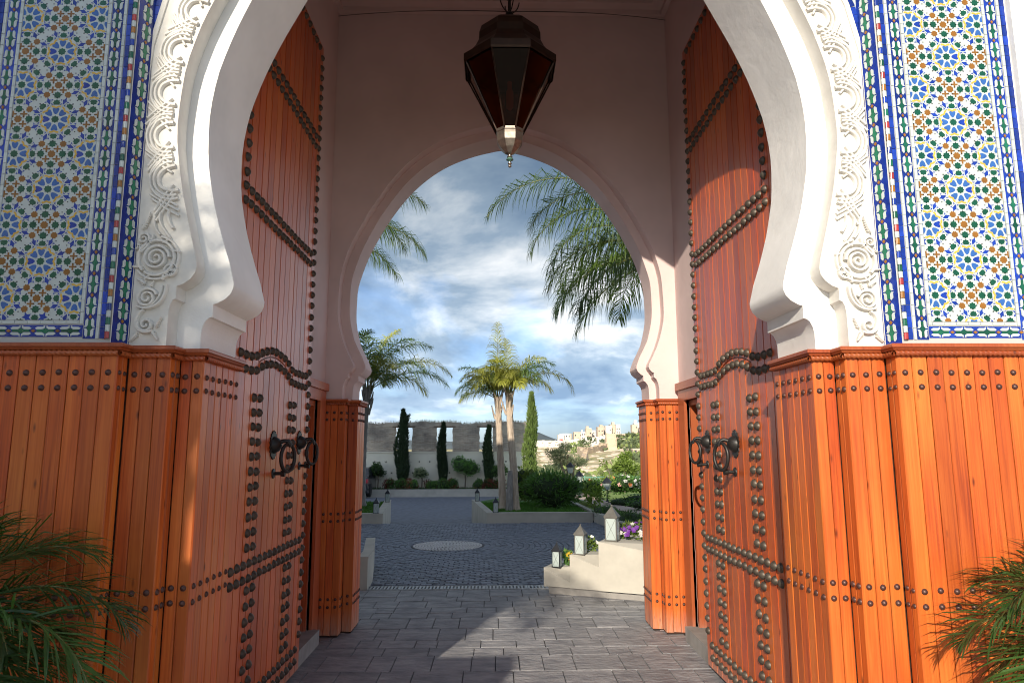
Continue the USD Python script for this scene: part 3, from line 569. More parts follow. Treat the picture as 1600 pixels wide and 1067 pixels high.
# ================================================================ GATE LEAVES
XF = 1.572                                           # inner face of the leaves
def wicket(y):                                       # joint of the wicket door's arched head
    u = (y-4.70)/.36
    return 2.215 + .085*(1-min(1, abs(u))**2)
def gate_leaf(s, label):
    H0, H1, ZT = 3.70, 5.60, 5.13
    o = (s*XF, H0, 0.)
    t = thing('gate_leaf', label, 'gate', o, group=None)
    fr = lambda p: np.column_stack([s*(XF+p[:, 2]), p[:, 0], p[:, 1]])
    obj(t, 'backing', B().prism(sbox(H0, .035, H1, ZT), .012, .07, fr), M['gap'], off=o)
    edges = np.linspace(H0, H1, 18); edges[np.argmin(abs(edges-5.12))] = 5.12; edges[np.argmin(abs(edges-4.37))] = 4.37
    for i in range(17):
        a, b = edges[i]+.0018, edges[i+1]-.0018
        polys = []
        if 4.36 < a and b < 5.13:
            zs = [(y, wicket(y)) for y in np.linspace(a, b, 3)]
            polys = [Polygon([(a, .035), (b, .035)] + [(y, z-.003) for y, z in zs[::-1]]), Polygon([(y, z+.003) for y, z in zs] + [(b, ZT), (a, ZT)])]
        else: polys = [sbox(a, .035, b, ZT)]
        for q in polys:
            m = B(); inn = q.buffer(-.0035, join_style=2); ring = np.array(q.exterior.coords)[:-1]; ri = np.array(inn.exterior.coords)[:-1]
            m.prism(q, .004, .0125, fr)
            m.prism(inn, RNG.uniform(-.0008, .0008), .0045, fr)
            obj(t, 'board', m, M['gate'], off=o)
    pos = []
    for z in np.arange(.30, 5.05, .0905): pos.append((5.545, z))
    for z in np.arange(3.34, 4.95, .0905): pos.append((3.985, z))
    for zr in (3.25, 3.165, 4.26, 4.172):
        for y in np.linspace(5.45, 3.985, 17): pos.append((y, zr))
    for zr in (1.005, .92, .215, .125):
        for y in np.linspace(5.45, 4.075, 15): pos.append((y, zr))
    for y in np.linspace(5.455, 4.05, 16):
        u = abs(y-4.70)/.40; bump_ = .088*(max(0, 1-u*u)) if u < 1 else 0
        pos += [(y, 2.252+bump_), (y, 2.165+bump_)]
    for z in np.arange(1.10, 2.09, .0905): pos += [(5.172, z), (5.072, z), (4.42, z), (4.315, z)]
    for z in np.arange(.31, .86, .0905): pos += [(5.21, z), (5.11, z), (4.45, z), (4.345, z)]
    for y in np.linspace(5.45, 4.6, 9): pos.append((y, 5.06))
    pos = [p for p in pos if not any(abs(p[0]-ky) < .07 and abs(p[1]-kz) < .1 for ky, kz in ((4.74, 1.71), (5.35, 1.73)))]
    for y, z in pos:
        r = .0290+RNG.uniform(-.0012, .0012)
        prof = [(r, 0), (r*.96, .005), (r*.82, .014), (r*.52, .022), (r*.16, .0265), (.0001, .027)]
        obj(t, 'stud', B().lathe(prof, 10, (s*XF, y+RNG.uniform(-.003, .003), z+RNG.uniform(-.003, .003)), (-s, 0, 0), phase=RNG.uniform(0, 1), cap=False), M['stud'], smooth=55, off=o)
    for (ky, kz, sc) in ((4.735, 1.715, 1.0), (5.352, 1.735, .92)):
        plate = B(); n = 36
        gear = Polygon([((.082 if i % 2 else .068)*sc*math.cos(i/n*2*PI)+ky, (.098 if i % 2 else .082)*sc*math.sin(i/n*2*PI)+kz) for i in range(n)])
        plate.prism(gear, -.008, 0, fr)
        k = obj(t, 'door_knocker', plate, M['iron'], off=o)
        obj(k, 'boss', B().lathe([(.058*sc, .008), (.055*sc, .02), (.042*sc, .042), (.02*sc, .056), (.0001, .06)], 16, (s*XF, ky, kz), (-s, 0, 0), cap=False), M['iron'], smooth=50, off=o)
        hook = bez((s*(XF-.03), ky, kz+.005), (s*(XF-.07), ky+.01, kz+.040), (s*(XF-.11), ky+.015, kz+.035), (s*(XF-.11), ky+.02, kz-.015), n=12)
        obj(k, 'hook', B().tube(hook, np.linspace(.016, .009, 12)*sc, 8), M['iron'], smooth=50, off=o)
        a = np.linspace(0, 2*PI, 29)[:-1]; c = np.array([s*(XF-.098), ky+.02, kz-.085*sc]); R = .080*sc
        d1 = np.array([-s*.45, .89, 0]); d1 /= np.linalg.norm(d1); ringp = [c+R*(math.cos(q)*d1*.80+math.sin(q)*np.array([0, 0, 1.15])) for q in np.append(a, a[0])]
        obj(k, 'ring', B().tube(ringp, .0125*sc, 8, cap=False), M['iron'], smooth=60, off=o)
        st = B().lathe([(.034*sc, 0), (.030*sc, .008), (.012*sc, .012), (.012*sc, .05), (.020*sc, .055), (.022*sc, .080), (.001, .085)], 12, (s*XF, ky+.03, kz-.19*sc), (-s, 0, 0))
        obj(k, 'striker', st, M['iron'], smooth=45, off=o)
    return t
gate_leaf(1, 'open studded timber gate leaf half in sunlight on the right side of the passage')
gate_leaf(-1, 'open studded timber gate leaf wholly in shade on the left side of the passage')

# ================================================================ HANGING LANTERN
M['bronze'] = mat('dark_bronze', (.035, .018, .012), rough=.42, metal=.6, vary=.3, vscale=20.)
M['silver'] = mat('worn_silver', (.27, .235, .20), rough=.42, metal=.9, vary=.25, vscale=30.)
M['verdigris'] = mat('verdigris', (.10, .22, .17), rough=.5, metal=.4, vary=.3, vscale=60.)
M['amber'] = usdkit.material(stage, LK+'amber_glass', {'t': ('transparent_bsdf', {'color': (.20, .075, .035)}), 'g': ('glossy_bsdf', {'roughness': .12, 'color': (.5, .4, .35)}), 'f': ('fresnel', {'IOR': 1.4}), 'm': ('mix_closure', {})},
    [('f.fac', 'm.fac'), ('t.BSDF', 'm.closure1'), ('g.BSDF', 'm.closure2')], surface='m.closure')
LX, LY = .035, 5.0
lan = thing('hanging_lantern', 'large octagonal bronze lantern hanging from the passage ceiling', 'lantern', (LX, LY, 3.8))
PH = PI/8
def olathe(prof, **k): return B().lathe([(r/math.cos(PI/8)*.97, z-3.8) for r, z in prof], 8, phase=PH, **k)
obj(lan, 'dome', olathe([(.345, 4.645), (.325, 4.665), (.27, 4.745), (.245, 4.80), (.243, 4.86), (.225, 4.92), (.17, 4.965), (.095, 4.99), (.001, 4.995)], cap=False), M['bronze'])
obj(lan, 'rim', olathe([(.355, 4.585), (.362, 4.60), (.362, 4.65), (.345, 4.66), (.33, 4.60), (.345, 4.585)], cap=False), M['bronze'])
zt, zb, r1, r0 = 4.60, 4.075, .348, .098
for k in range(8):
    a0, a1 = PH+k*PI/4, PH+(k+1)*PI/4; c = 1/math.cos(PI/8)*.97
    P = lambda a, r, z: np.array([r*c*math.cos(a), r*c*math.sin(a), z-3.8])
    q = [P(a0, r1*.97, zt), P(a1, r1*.97, zt), P(a1, r0*.97, zb), P(a0, r0*.97, zb)]
    obj(lan, 'glass_pane', B().add(q, [(0, 1, 2, 3)]), M['amber'])
    obj(lan, 'rib', B().tube([P(a0, r1, zt), P(a0, r0, zb)], .007, 6), M['bronze'])
obj(lan, 'collar', olathe([(.100, 4.07), (.106, 4.075), (.106, 4.095), (.100, 4.10), (.09, 4.085)], cap=False), M['silver'])
obj(lan, 'cup', olathe([(.099, 4.07), (.102, 4.045), (.098, 4.00), (.070, 3.95), (.035, 3.915), (.014, 3.905), (.001, 3.905)], cap=False), M['silver'])
obj(lan, 'finial', B().lathe([(.012, .105), (.012, .095), (.020, .092), (.022, .085), (.012, .078)], 14), M['silver'], smooth=40)
obj(lan, 'finial_disc', B().lathe([(.010, .078), (.026, .072), (.028, .064), (.012, .056), (.009, .05)], 16), M['verdigris'], smooth=40)
obj(lan, 'finial_bead', B().lathe([(.008, .05), (.008, .044), (.015, .038), (.015, .032), (.007, .024), (.013, .016), (.013, .010), (.001, .0)], 14), M['silver'], smooth=40)
obj(lan, 'bulb', B().lathe([(.018, .70), (.018, .645), (.028, .62), (.030, .56), (.028, .49), (.012, .47), (.001, .468)], 12), mat('lamp_bulb', (.75, .40, .14), rough=.3), smooth=40)
hang = B().lathe([(.02, 1.19), (.02, 1.215), (.035, 1.225), (.016, 1.245), (.016, 1.27), (.032, 1.28), (.012, 1.30), (.012, 1.40), (.03, 1.41), (.03, 1.425), (.01, 1.44), (.01, 2.52)], 10)
for k in range(4):
    a = k*PI/2+.4; hang.tube(bez((.01*math.cos(a), .01*math.sin(a), 1.29), (.05*math.cos(a), .05*math.sin(a), 1.30), (.075*math.cos(a), .075*math.sin(a), 1.34), (.085*math.cos(a), .085*math.sin(a), 1.40), n=7), .005, 5)
obj(lan, 'hanging_rod', hang, M['iron'], smooth=40)
wires = []
for s in (-1, 1):
    p = bez((LX, LY, 5.10), (LX+s*.8, LY+.7, 5.60), (s*(XW-.01), YR-.06, 6.08), n=14)
    obj(lan, 'guy_wire', B().tube(p, .0035, 4), M['iron'], off=(LX, LY, 3.8))

# ================================================================ GROUND
def zg(y):
    return float(np.interp(y, [-1e6, 16.1, 19.2, 36, 46], [0, 0, -.37, -.80, -1.05]))
zgv = np.vectorize(zg)
# hall pavers
pav = obj(None, 'passage_paving', B().box(-1.72, 1.72, 4.2, YR3, -.05, -.012).box(-2.3, 2.3, YR3, 8.72, -.05, -.012), M['joint'], 'grey stone slab paving of the gate passage', None, None, 'structure')
y = 4.22; row = 0; npv = 0
while y < 8.70:
    d = min(float(RNG.choice([.23, .30, .40])), 8.71-y)
    if d < .05: break
    hw = 1.70 if y+d < YR3+.03 else 2.28
    x = -hw-RNG.uniform(0, .2)
    while x < hw:
        w = float(RNG.choice([.19, .25, .31, .38])); a, b = max(x, -hw), min(x+w, hw)
        if b-a > .05:
            g = .0022; j = lambda: RNG.uniform(-.0012, .0012); tz = RNG.uniform(-.003, .002)
            bot = [(a+g+j(), y+g+j(), -.03), (b-g+j(), y+g+j(), -.03), (b-g+j(), y+d-g+j(), -.03), (a+g+j(), y+d-g+j(), -.03)]
            top = [(p[0]*1+(.0025 if i in (0, 3) else -.0025), p[1]+(.0025 if i < 2 else -.0025), tz+RNG.uniform(-.0015, .0015)) for i, p in enumerate(bot)]
            if npv < 300:
                obj(pav, 'paving_slab', B().hexa(bot, top), M['paver']); npv += 1
        x += w
    y += d
# forecourt in front of the gate
obj(None, 'forecourt', B().box(-14, 14, -14, 4.19, -.06, -.004), mat('forecourt_stone', (.30, .27, .24), rough=.85, vary=.12, vscale=3.), 'dark stone forecourt before the gate', None, None, 'structure')
# drain channel
dr = thing('drain_channel', 'narrow slotted steel drain grate across the paving', 'drain', (0, 8.82, 0))
obj(dr, 'trough', B().box(-2.3, .80, -.085, .085, -.08, -.03), M['z_black'])
fr_ = B().box(-2.3, .80, -.098, -.080, -.05, .001).box(-2.3, .80, .080, .098, -.05, .001); obj(dr, 'edge_rail', fr_, M['steel'])
for i in range(72):
    x = -2.29+i*.043
    obj(dr, 'grate_bar', B().box(x, x+(.021 if i % 12 else .034), -.0795, .0795, -.03, -.0005), M['steel'])
# cobbled court: rings of setts about the white disc
CX, CY, CRD = -.90, 12.45, .63
sh = obj(None, 'court', B().add([(x, yy, zg(yy)-.02) for yy in (8.93, 16.1, 19.2, 36.3) for x in (-14, 14)], [(0, 1, 3, 2), (2, 3, 5, 4), (4, 5, 7, 6)]), M['asphalt'], 'blue grey paved court behind the gate', None, None, 'structure')
pts = []
r = CRD+.06; ring = 0
co = B(); nset = 0; sett = []
while r < 7.2:
    n = int(2*PI*r/.15)
    for i in range(n):
        a = (i+.5*(ring % 2))/n*2*PI; x, yy = CX+r*math.cos(a), CY+r*math.sin(a)
        if -3.9 < x < 4.2 and 9.0 < yy < 16.0: sett.append((x, yy, a, 2*PI*r/n))
    r += .098; ring += 1
sett.sort(key=lambda q: q[1])
def sett_mesh(m, x, yy, a, w, hgt=.0):
    u, v = np.array([-math.sin(a), math.cos(a)])*(w/2-.006), np.array([math.cos(a), math.sin(a)])*.042
    j = RNG.uniform(-.004, .004, (4, 2)); c = np.array([x, yy]); q = [c-u-v, c+u-v, c+u+v, c-u+v]; z = RNG.uniform(-.006, .003)+hgt
    m.hexa([(*(p+k), -.03) for p, k in zip(q, j)], [(*(c+(p-c)*.90+k), z+RNG.uniform(-.002, .002)) for p, k in zip(q, j)])
for q in sett[:300]:
    m = B(); sett_mesh(m, *q); obj(sh, 'sett', m, M['cobble'])
for q in sett[300:]: sett_mesh(co, *q)
obj(sh, 'setts', co, M['cobble'], kind='stuff')
disc = thing('pebble_disc', 'round inlay of white pebbles set in the cobbled court', 'paving inlay', (CX, CY, 0))
obj(disc, 'mortar_bed', B().lathe([(CRD, -.02), (CRD, -.006), (.001, -.006)], 40), M['joint'])
pb = B(); r = .03
while r < CRD:
    n = max(4, int(2*PI*r/.062))
    for i in range(n):
        a = i/n*2*PI+r*9; c = np.array([r*math.cos(a), r*math.sin(a)]); rr = .026
        u = np.array([math.cos(a+.4), math.sin(a+.4)])*rr; w_ = np.array([-u[1], u[0]])*.75
        pb.hexa([(*(c-u-w_), -.02), (*(c+u-w_), -.02), (*(c+u+w_), -.02), (*(c-u+w_), -.02)], [(*(c-u*.6-w_*.6), .004), (*(c+u*.6-w_*.6), .006), (*(c+u*.6+w_*.6), .005), (*(c-u*.6+w_*.6), .003)])
    r += .05
obj(disc, 'pebbles', pb, M['pebble'], kind='stuff')

# ================================================================ TERRAIN
def smooth(a, b, x):
    t = np.clip((np.asarray(x, float)-a)/(b-a), 0, 1); return t*t*(3-2*t)
def terrain(x, y):
    x = np.asarray(x, float); y = np.asarray(y, float); D = np.hypot(x, y); az = np.arctan2(x, np.maximum(y, 1e-3))
    near = np.where(y < 46, zgv(np.minimum(y, 46)), -1.05)
    hill = np.interp(D, [46, 100, 180, 260, 400, 440, 600, 1500], [-1.05, -1.7, -1.1, .8, 5.2, 5.6, -6, -25])
    hill = hill + smooth(.09, .22, az)*np.interp(D, [60, 200, 400, 600], [0, 1.8, 4.6, 0])
    plain = np.interp(D, [46, 300, 900, 3000, 12000], [-1.05, -12, -24, -25, -25])
    m = smooth(.015, .04, az)*(1-smooth(.9, 1.2, np.abs(az)))*(y > 0)
    far = m*hill+(1-m)*plain
    P = np.stack([x*.045, y*.045, 0*x], -1)
    bump_ = (meshkit.fbm(P, 4, 3)-.5)*np.interp(D, [46, 120, 500], [.1, 1.5, 2.5])*np.where(D > 46, 1, 0)
    w = smooth(40, 50, D)
    return near*(1-w)+far*w+bump_*w
ang = np.radians(np.concatenate([np.arange(-40, 40, .4), np.arange(40, 320, 5)])); rad = np.concatenate([[.3, 8, 14, 16.1, 17.6, 19.2, 22, 28, 36, 40, 44, 47], np.geomspace(50, 700, 60), np.geomspace(760, 12000, 22)])
A_, R_ = np.meshgrid(ang, rad); gx, gy = R_*np.sin(A_), R_*np.cos(A_); gz = terrain(gx, gy)-np.where(R_ < 47, .10, 0)
na, nr = len(ang), len(rad); tf = [(i*na+j, i*na+(j+1) % na, (i+1)*na+(j+1) % na, (i+1)*na+j) for i in range(nr-1) for j in range(na)]
M['terrain'] = usdkit.material(stage, LK+'hillside', {'g': ('geometry', {}), 'n1': ('noise_texture', {'scale': .055, 'detail': 8., 'roughness': .62}), 'n2': ('noise_texture', {'scale': .35, 'detail': 6., 'roughness': .65}),
    'r1': ('rgb_ramp', {'ramp': [(.34, (.52, .40, .28)), (.50, (.50, .44, .28)), (.60, (.36, .36, .17)), (.72, (.19, .23, .08))]}), 'r2': ('rgb_ramp', {'ramp': [(.36, (.62, .66, .6)), (.60, (1.25, 1.2, 1.1))]}),
    'm': ('mix_color', {'blend_type': 'multiply', 'fac': 1., 'use_clamp': False}), 'p': ('principled_bsdf', {'roughness': .95, 'specular_ior_level': .1})},
    [('g.position', 'n1.vector'), ('g.position', 'n2.vector'), ('n1.fac', 'r1.fac'), ('n2.fac', 'r2.fac'), ('r1.color', 'm.a'), ('r2.color', 'm.b'), ('m.result', 'p.base_color')], surface='p.BSDF')
obj(None, 'terrain', (np.column_stack([gx.ravel(), gy.ravel(), gz.ravel()]), np.array(tf)), M['terrain'], 'dry grassy hillside and plain beyond the garden', None, None, 'structure', smooth=True)
# far mountains
def ridge(name, Y, xs, hs, depth, label, seed):
    m = B(); n = 160; X = np.linspace(xs[0], xs[-1], n); H = np.interp(X, xs, hs)*(.75+.5*meshkit.fbm(np.stack([X/700., 0*X, 0*X], -1), 5, seed))
    v = [(x, Y-depth, -40) for x in X] + [(x, Y, h) for x, h in zip(X, H)] + [(x, Y+depth, -40) for x in X]
    m.add(v, [(q*n+i, q*n+i+1, (q+1)*n+i+1, (q+1)*n+i) for q in range(2) for i in range(n-1)])
    obj(None, name, m, mat('mountain_'+str(seed), (.10, .125, .135), rough=1., vary=.3, vscale=.004), label, None, None, 'structure', smooth=True)
ridge('mountain', 8200, [-5200, -3500, -1500, -700, 0, 420, 560, 760, 1100, 2500, 4800], [90, 60, 95, 70, 60, 215, 165, 85, 90, 60, 80], 900, 'distant blue mountain ridge', 11)

# ================================================================ PLANTS
M['palm'] = mat('palm_leaf', (.085, .135, .03), rough=.42, spec=.5, vary=.3, vscale=2., island=.4, trans=.28, transcol=(1.6, 1.9, .5))
M['palm_gold'] = mat('palm_leaf_gold', (.30, .31, .05), rough=.45, spec=.5, vary=.35, vscale=2., island=.45, trans=.3, transcol=(1.7, 1.7, .5))
M['palm_dark'] = mat('palm_leaf_dark', (.045, .095, .022), rough=.38, spec=.5, vary=.3, vscale=4., island=.4, trans=.22, transcol=(1.6, 2.0, .5))
M['rachis'] = mat('palm_rachis', (.15, .15, .045), rough=.5, vary=.2)
M['palm_trunk'] = mat('palm_trunk', (.27, .21, .165), rough=.9, col2=(.58, .48, .39), vscale=3.2, stretch=(6, 6, .8), detail=7., bump=.9, bscale=5., bdist=.03)
M['grey_trunk'] = mat('grey_trunk', (.14, .13, .125), rough=.95, col2=(.30, .28, .265), vscale=4., stretch=(5, 5, 1), detail=6., bump=.9, bscale=5., bdist=.03)
M['bark'] = mat('bark', (.17, .135, .10), rough=.95, vary=.35, vscale=9., stretch=(3, 3, .6), bump=.8, bscale=12., bdist=.02)
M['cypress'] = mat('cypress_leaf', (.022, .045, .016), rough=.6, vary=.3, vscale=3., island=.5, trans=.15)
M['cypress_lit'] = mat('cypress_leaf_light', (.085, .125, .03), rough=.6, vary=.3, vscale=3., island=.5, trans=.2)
M['leaf'] = mat('garden_leaf', (.075, .155, .038), rough=.45, vary=.3, vscale=5., island=.5, trans=.22, transcol=(1.4, 1.9, .5))
M['leaf_light'] = mat('light_leaf', (.13, .185, .035), rough=.5, vary=.25, vscale=5., island=.4, trans=.3)
M['leaf_olive'] = mat('olive_leaf', (.16, .19, .11), rough=.5, vary=.2, vscale=5., island=.4, trans=.2)
M['leaf_red'] = mat('reddish_leaf', (.12, .06, .022), rough=.5, col2=(.24, .04, .04), vscale=3., island=.45, trans=.15)
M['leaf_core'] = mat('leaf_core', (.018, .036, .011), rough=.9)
M['grass'] = mat('lawn_grass', (.060, .165, .018), rough=.6, vary=.35, vscale=3., island=.4, trans=.25, transcol=(1.5, 1.6, .4))
M['lawn'] = mat('lawn_soil_green', (.055, .14, .018), rough=.9, vary=.4, vscale=5., detail=8., bump=.8, bscale=60., bdist=.02)
for nm, c in (('f_white', (.75, .72, .68)), ('f_orange', (.75, .22, .07)), ('f_pink', (.62, .30, .28)), ('f_purple', (.16, .03, .30)), ('f_yellow', (.65, .42, .03))): M[nm] = mat('petal_'+nm[2:], c, rough=.6, vary=.15, vscale=30., island=.2, trans=.2, transcol=(1, 1, 1))

def unit(v): return v/(np.linalg.norm(v, axis=-1, keepdims=True)+1e-9)
def leaf_quads(m, pos, d, L, W, rng=RNG, bend=.0):
    """rhombic leaves: pos (n,3) bases, d (n,3) directions, L and W lengths"""
    n = len(pos); d = unit(d); s = unit(np.cross(d, unit(rng.normal(size=(n, 3))))); L = np.broadcast_to(L, (n,))[:, None]; W = np.broadcast_to(W, (n,))[:, None]
    v = np.stack([pos, pos+d*L*.5+s*W*.5, pos+d*L, pos+d*L*.5-s*W*.5], 1).reshape(-1, 3)
    i = np.arange(n)[:, None]*4
    m.add(v, np.vstack([i+[0, 1, 2], i+[0, 2, 3]]))
def sphere_dirs(n, rng=RNG): return unit(rng.normal(size=(n, 3)))
def bush(t, c, r, n, L, W, mat_, name='foliage', core=True, seed=0, up=.35, lumps=7, off=(0, 0, 0), corename='inner_twigs'):
    rng = np.random.default_rng(seed); r = np.asarray(r, float); c = np.asarray(c, float)
    cen = sphere_dirs(lumps, rng)*rng.uniform(.35, .72, (lumps, 1)); cen[:, 2] = cen[:, 2]*.8+.05; rad_ = rng.uniform(.38, .62, lumps)
    k = rng.integers(0, lumps, n); dd = sphere_dirs(n, rng); p = cen[k]+dd*(rad_[k]*rng.uniform(.55, 1.05, n)**.5)[:, None]
    out_ = unit(p+dd*.5); m = B(); leaf_quads(m, c+p*r, unit(out_+rng.normal(size=(n, 3))*.55+np.array([0, 0, up])), L*rng.uniform(.6, 1.25, n), W*rng.uniform(.7, 1.2, n), rng)
    o = obj(t, name, m, mat_)
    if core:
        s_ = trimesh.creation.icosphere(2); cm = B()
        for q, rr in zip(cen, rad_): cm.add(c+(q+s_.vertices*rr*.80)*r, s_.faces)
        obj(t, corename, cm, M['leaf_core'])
    return o
def frond_mesh(leafm, rach, p0, az, L, elev, droop, nl=36, ll=.45, lw=.022, ldroop=.5, thick=.014, seed=0, twist=0., fwdmix=.55, lift=.25, bare=.16):
    rng = np.random.default_rng(seed); n = 26; t = np.linspace(0, 1, n); e = elev-droop*t**1.5; a = az+twist*t
    T = np.column_stack([np.sin(a)*np.cos(e), np.cos(a)*np.cos(e), np.sin(e)]); P = np.asarray(p0, float)+np.vstack([[0, 0, 0], np.cumsum((T[1:]+T[:-1])/2*(L/(n-1)), 0)])
    rach.tube(P, np.linspace(thick, thick*.18, n), 5)
    tt = np.linspace(bare, .995, nl); idx = tt*(n-1); i0 = np.minimum(idx.astype(int), n-2); fr_ = (idx-i0)[:, None]
    C = P[i0]*(1-fr_)+P[i0+1]*fr_; TT = unit(T[i0]*(1-fr_)+T[i0+1]*fr_); S = unit(np.cross(TT, [0, 0, 1.])); U = np.cross(S, TT)
    for sg in (-1, 1):
        ln = ll*(np.sin(PI*np.clip(tt*.86+.12, 0, 1))**.6)*rng.uniform(.82, 1.12, nl)
        d0 = unit(S*sg*1.0+TT*(fwdmix+.8*tt[:, None]**2)+U*(lift+rng.normal(0, .28, (nl, 1)))+rng.normal(0, .16, (nl, 3)))
        g = np.array([0, 0, -1.]); d1 = unit(d0+g*ldroop*.7); d2 = unit(d0+g*ldroop*2.0)
        a0 = C; a1 = a0+d0*ln[:, None]*.38; a2 = a1+d1*ln[:, None]*.34; a3 = a2+d2*ln[:, None]*.30
        w = unit(np.cross(d0, U+rng.normal(0, .25, (nl, 3))))*lw*.5
        v = np.stack([a0-w*.5, a0+w*.5, a1-w, a1+w, a2-w*.75, a2+w*.75, a3], 1).reshape(-1, 3); k = np.arange(nl)[:, None]*7
        leafm.add(v, np.vstack([k+[0, 1, 3], k+[0, 3, 2], k+[2, 3, 5], k+[2, 5, 4], k+[4, 5, 6]]))
def palm(label, base, trunk, r0, r1, fronds, leaf='palm', tmat='palm_trunk', group=None, stubs=14, seed=0, **kw):
    """trunk: points from base to crown; fronds: (azimuth deg, length, elevation deg, droop deg)"""
    o = np.array(base, float); t = thing('palm_tree', label, 'palm tree', o, 0, group); rng = np.random.default_rng(seed)
    P = np.array(trunk, float); n = 60; ti = np.linspace(0, len(P)-1, n); Q = np.column_stack([np.interp(ti, range(len(P)), P[:, k]) for k in range(3)])
    q = np.linspace(0, 1, n); R = (r0+(r1-r0)*q**.7)*(1+.05*np.sin(q*n*1.9))+r0*.35*np.exp(-q*22); tm = B().tube(Q, R, 12)
    obj(t, 'trunk', tm, M[tmat], smooth=45, off=o)
    if stubs:
        sb = B()
        for k in range(stubs):
            a = k*2.4+rng.uniform(-.2, .2); h = k/stubs; p = Q[-1]+np.array([0, 0, -.75+.75*h]); d = np.array([math.sin(a), math.cos(a), 0])
            sb.tube(bez(p+d*r1*.7, p+d*r1*1.5+[0, 0, .12], p+d*(r1*1.5+.04)+[0, 0, .34], n=6), np.linspace(.05, .018, 6)*r1/.1, 5)
        obj(t, 'leaf_base', sb, M[tmat], off=o)
    for i, (az, L, el, dr) in enumerate(fronds):
        lm, rm = B(), B(); frond_mesh(lm, rm, Q[-1]+np.array([math.sin(math.radians(az))*r1*.6, math.cos(math.radians(az))*r1*.6, -.05]), math.radians(az), L, math.radians(el), math.radians(dr), seed=seed*100+i, **kw)
        f = obj(t, 'frond', lm, M[leaf] if not isinstance(leaf, (list, tuple)) else M[leaf[i % len(leaf)]], off=o); obj(f, 'midrib', rm, M['rachis'], off=o)
    return t
def rosette(n, L, el0, el1, dr, seed):
    rng = np.random.default_rng(seed); return [((i*137.5+rng.uniform(-12, 12)) % 360, L*rng.uniform(.85, 1.1), el0+(el1-el0)*(i/n)+rng.uniform(-6, 6), dr+rng.uniform(-12, 14)) for i in range(n)]
# pair of palms on the right hand lawn
ZL = .16
palm('left palm of the sunlit pair on the lawn, with an upright spear frond', (.13, 17.55, ZL), [(.13, 17.55, ZL), (.07, 17.5, 1.2), (.02, 17.45, 2.2), (-.01, 17.45, 2.95)], .098, .075,
     [(0, 2.0, 90, 14), (-60, 1.15, 62, 95), (-90, 1.2, 50, 110), (-115, 1.25, 66, 110), (60, 1.1, 68, 90), (180, 1.25, 66, 120), (150, 1.2, 74, 100), (-150, 1.35, 58, 125), (-30, 1.25, 74, 85), (100, 1.2, 60, 105), (20, 1.3, 64, 100), (-75, 1.4, 74, 90), (-100, 1.0, 30, 90), (190, 1.3, 80, 85), (-130, 1.2, 40, 100), (230, 1.3, 72, 110)],
     leaf=['palm_gold', 'palm_gold', 'palm'], group=None, seed=1, nl=46, ll=.46, lw=.018, ldroop=1.1, lift=.35, stubs=8)
palm('right palm of the sunlit pair on the lawn, with a long drooping frond', (.42, 17.25, ZL), [(.42, 17.25, ZL), (.38, 17.25, 1.2), (.30, 17.25, 2.2), (.26, 17.25, 3.05)], .10, .080,
     [(92, 2.0, 50, 128), (70, 1.65, 70, 95), (-10, 1.5, 86, 24), (180, 1.3, 66, 120), (140, 1.35, 60, 120), (-90, 1.15, 62, 110), (-140, 1.3, 70, 110), (40, 1.3, 68, 100), (0, 1.4, 62, 100), (115, 1.3, 46, 115), (-50, 1.3, 72, 90), (200, 1.4, 76, 100), (165, 1.2, 48, 110), (95, 1.3, 72, 100), (120, 1.45, 78, 95), (-170, 1.2, 54, 115)],
     leaf=['palm_gold', 'palm', 'palm_gold'], group=None, seed=2, nl=48, ll=.48, lw=.018, ldroop=1.1, lift=.35, stubs=8)
st = thing('palm_stump', 'short grey palm stem leaning against the pair of palms', 'palm stem', (.27, 17.05, ZL)); obj(st, 'trunk', B().tube([(0, 0, 0), (.01, .06, .45), (.03, .15, .95)], np.array([.095, .08, .06]), 12), M['grey_trunk'], smooth=50)
# palms on the left hand lawn
palm('tall palm on the left lawn with fronds reaching over the road', (-3.62, 18.6, ZL), [(-3.62, 18.6, ZL), (-3.60, 18.6, 1.4), (-3.56, 18.6, 2.6), (-3.50, 18.6, 3.25)], .14, .085,
     [(88, 2.55, 50, 100), (82, 2.3, 74, 95), (100, 2.35, 34, 80), (55, 2.0, 84, 50), (-20, 1.9, 82, 40), (200, 1.7, 70, 100), (150, 1.9, 60, 110), (-90, 1.8, 55, 100), (-60, 1.8, 60, 90), (-130, 1.8, 50, 100), (10, 1.7, 50, 100), (95, 1.9, 62, 115), (75, 1.8, 40, 110), (110, 2.0, 78, 80)],
     leaf=['palm_gold', 'palm', 'palm'], tmat='grey_trunk', seed=3, nl=66, ll=.66, lw=.021, ldroop=.9, lift=.3)
palm('half hidden palm beside the left timber pier', (-4.02, 17.6, ZL), [(-4.02, 17.6, ZL), (-4.0, 17.6, 1.6), (-3.95, 17.6, 3.5)], .14, .10, rosette(10, 1.6, 80, 30, 70, 5), leaf='palm', tmat='grey_trunk', seed=4, nl=34, ll=.5, lw=.026)
